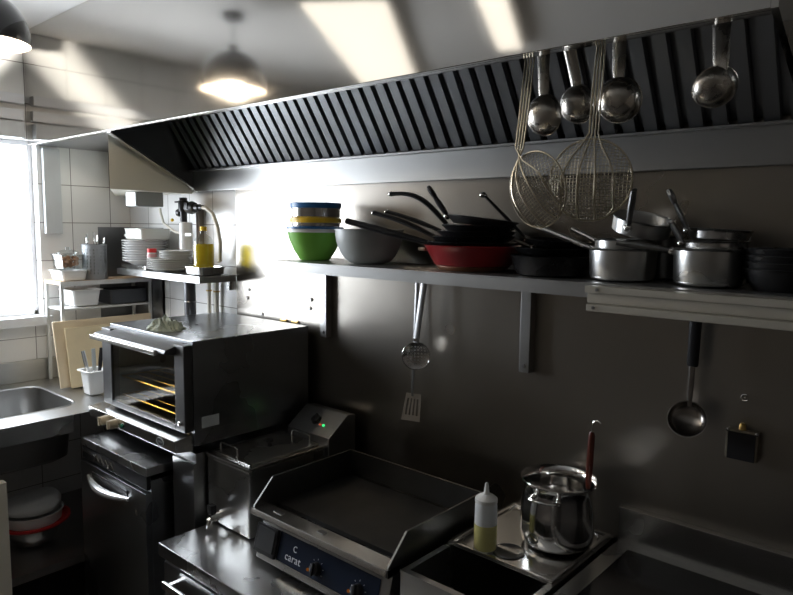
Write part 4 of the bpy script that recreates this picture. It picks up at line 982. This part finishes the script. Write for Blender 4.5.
def trap(u0_, u1_, v0, v1):
    def W_(v): return w1+(w0-w1)*v
    return [(u0_*W_(v0), -hh/2+hh*v0), (u1_*W_(v0), -hh/2+hh*v0), (u1_*W_(v1), -hh/2+hh*v1), (u0_*W_(v1), -hh/2+hh*v1)]
s.prism(trap(-1,1,0,.2), 'y', 0, .0015, M); s.prism(trap(-1,1,.82,1), 'y', 0, .0015, M)
for a in ((-1,-.72),(-.5,-.3),(-.1,.1),(.3,.5),(.72,1)): s.prism(trap(a[0], a[1], .2, .82), 'y', 0, .0015, M)
s.build('slotted_blade', mat('warm steel', (.62,.57,.50), .5, .35), sl)
tp_ = Vector((c.x+.004, D-.03, 1.545)); s = MB(); s.tube([c+Vector((0,0,.040)), c+Vector((.001,-.0,.075)), tp_-Vector((0,0,.05)), tp_], [.002,.002,.0028,.0028], 10, flat=3); s.ring(.008, .002, T(tp_+Vector((0,0,.006))) @ Rx(PI/2), 16, 6); s.build('handle', STD, sl)
hk = thing('utensil_hook', 'small steel hook bar under the shelf holding skimmer and spatula', 'hook', (tp_.x, 1.74, 1.55))
MB().tube([(tp_.x, D-.008, 1.553), (tp_.x, 1.70, 1.553), (tp_.x, 1.694, 1.562)], .003, 8).build('hook_bar', CHR, hk)
c = at(687, 419, 'y', 1.70)
ladle(c, .046, up3((.15,-.95,.55)) , (at(696,325,'y',1.715).x, 1.715, 1.545), .009, mat('dark ladle steel', (.30,.28,.26), .25, 1), 'dark steel ladle with a black grip hanging under the right of the shelf', .6, None, BLKP)
hk = thing('utensil_hook', 'small steel hook under the shelf holding the black-grip ladle', 'hook', (c.x, 1.74, 1.55))
xk = at(696,325,'y',1.715).x
MB().tube([(xk, D-.008, 1.557), (xk, 1.71, 1.557), (xk, 1.704, 1.566)], .003, 8).build('hook_bar', CHR, hk)
# square black fitting and screw hook
c = at(741, 446, 'y', D-.035)
sq_ = thing('switch_box', 'small black-faced square wall fitting at the right', 'wall fitting', (c.x, D, c.z-.04))
M = T(c.x, 0, c.z)
MB().box(-.037, .037, D-.034, D-.007, -.038, .038, .006, M).build('casing', mat('grimy steel', (.30,.27,.21), .45, .8), sq_)
MB().box(-.031, .031, D-.037, D-.0345, -.036, .033, .001, M).build('black_face', BLKP, sq_)
s = MB(); s.lathe([(0,0),(.009,0),(.007,.012),(.004,.016),(0,.016)], M @ T(-.002, D-.024, .0385), 14); s.build('top_knob', BRS, sq_)
for xx in (-.033, .033): MB().blob((xx, D-.035, .035), (.005,.003,.005), 1, M).build('corner_screw', ST, sq_)
c = at(746, 397, 'y', D-.012)
sc_ = thing('screw_hook', 'tiny curled steel screw hook on the wall above the square fitting', 'hook', (c.x, D, c.z))
s = MB(); s.tube([(c.x, D-.007, c.z), (c.x, D-.02, c.z)], .0025, 8); s.tube([(c.x+.008*math.cos(q), D-.022, c.z+.008*math.sin(q)) for q in [math.radians(60+k*30) for k in range(10)]], .002, 8); s.build('curl', CHR, sc_)
# ------------------------------------------------------------------ light
def area(name, loc, d, sx, sy_, e, col):
    l_ = bpy.data.lights.new(name, 'AREA'); l_.shape = 'RECTANGLE'; l_.size = sx; l_.size_y = sy_; l_.energy = e; l_.color = col
    o = bpy.data.objects.new(name, l_); COL.objects.link(o); o.location = loc
    o.rotation_euler = (-Vector(d)).to_track_quat('Z', 'Y').to_euler(); return o
area('daylight', (XL-.5, .70, 1.95), (1, 0, -.12), 1.9, 1.6, 120, (.92,.96,1))
l_ = bpy.data.lights.new('pendant glow', 'POINT'); l_.energy = 5.5; l_.color = (1,.85,.66); l_.shadow_soft_size = .03
o = bpy.data.objects.new('pendant glow', l_); COL.objects.link(o); o.location = (-2.505,.785,2.30)
sb = area('added_beam', (1.4, -1.2, 1.0), Vector((-3.52, .99, 2.40))-Vector((1.4, -1.2, 1.0)), .13, .52, 1.0, (1,.95,.86))  # added lamp behind the camera; its bright wall strip mirrors as the hood's left streak
sb.data.spread = math.radians(2)
zz = -(Vector((-3.52, .99, 2.40))-Vector((1.4, -1.2, 1.0))).normalized(); yy = Vector((0,.70,.72)); yy = (yy-zz*yy.dot(zz)).normalized(); xx = yy.cross(zz)
sb.matrix_world = T(1.4,-1.2,1.0) @ frame(xx, yy, zz)
wo = bpy.data.worlds.new('world'); scene.world = wo; wo.use_nodes = True
wo.node_tree.nodes['Background'].inputs[0].default_value = (.85,.92,1,1); wo.node_tree.nodes['Background'].inputs[1].default_value = 3.0
scene.view_settings.view_transform = 'Standard'; scene.view_settings.look = 'None'
scene.view_settings.exposure = 0.4; scene.view_settings.gamma = 1
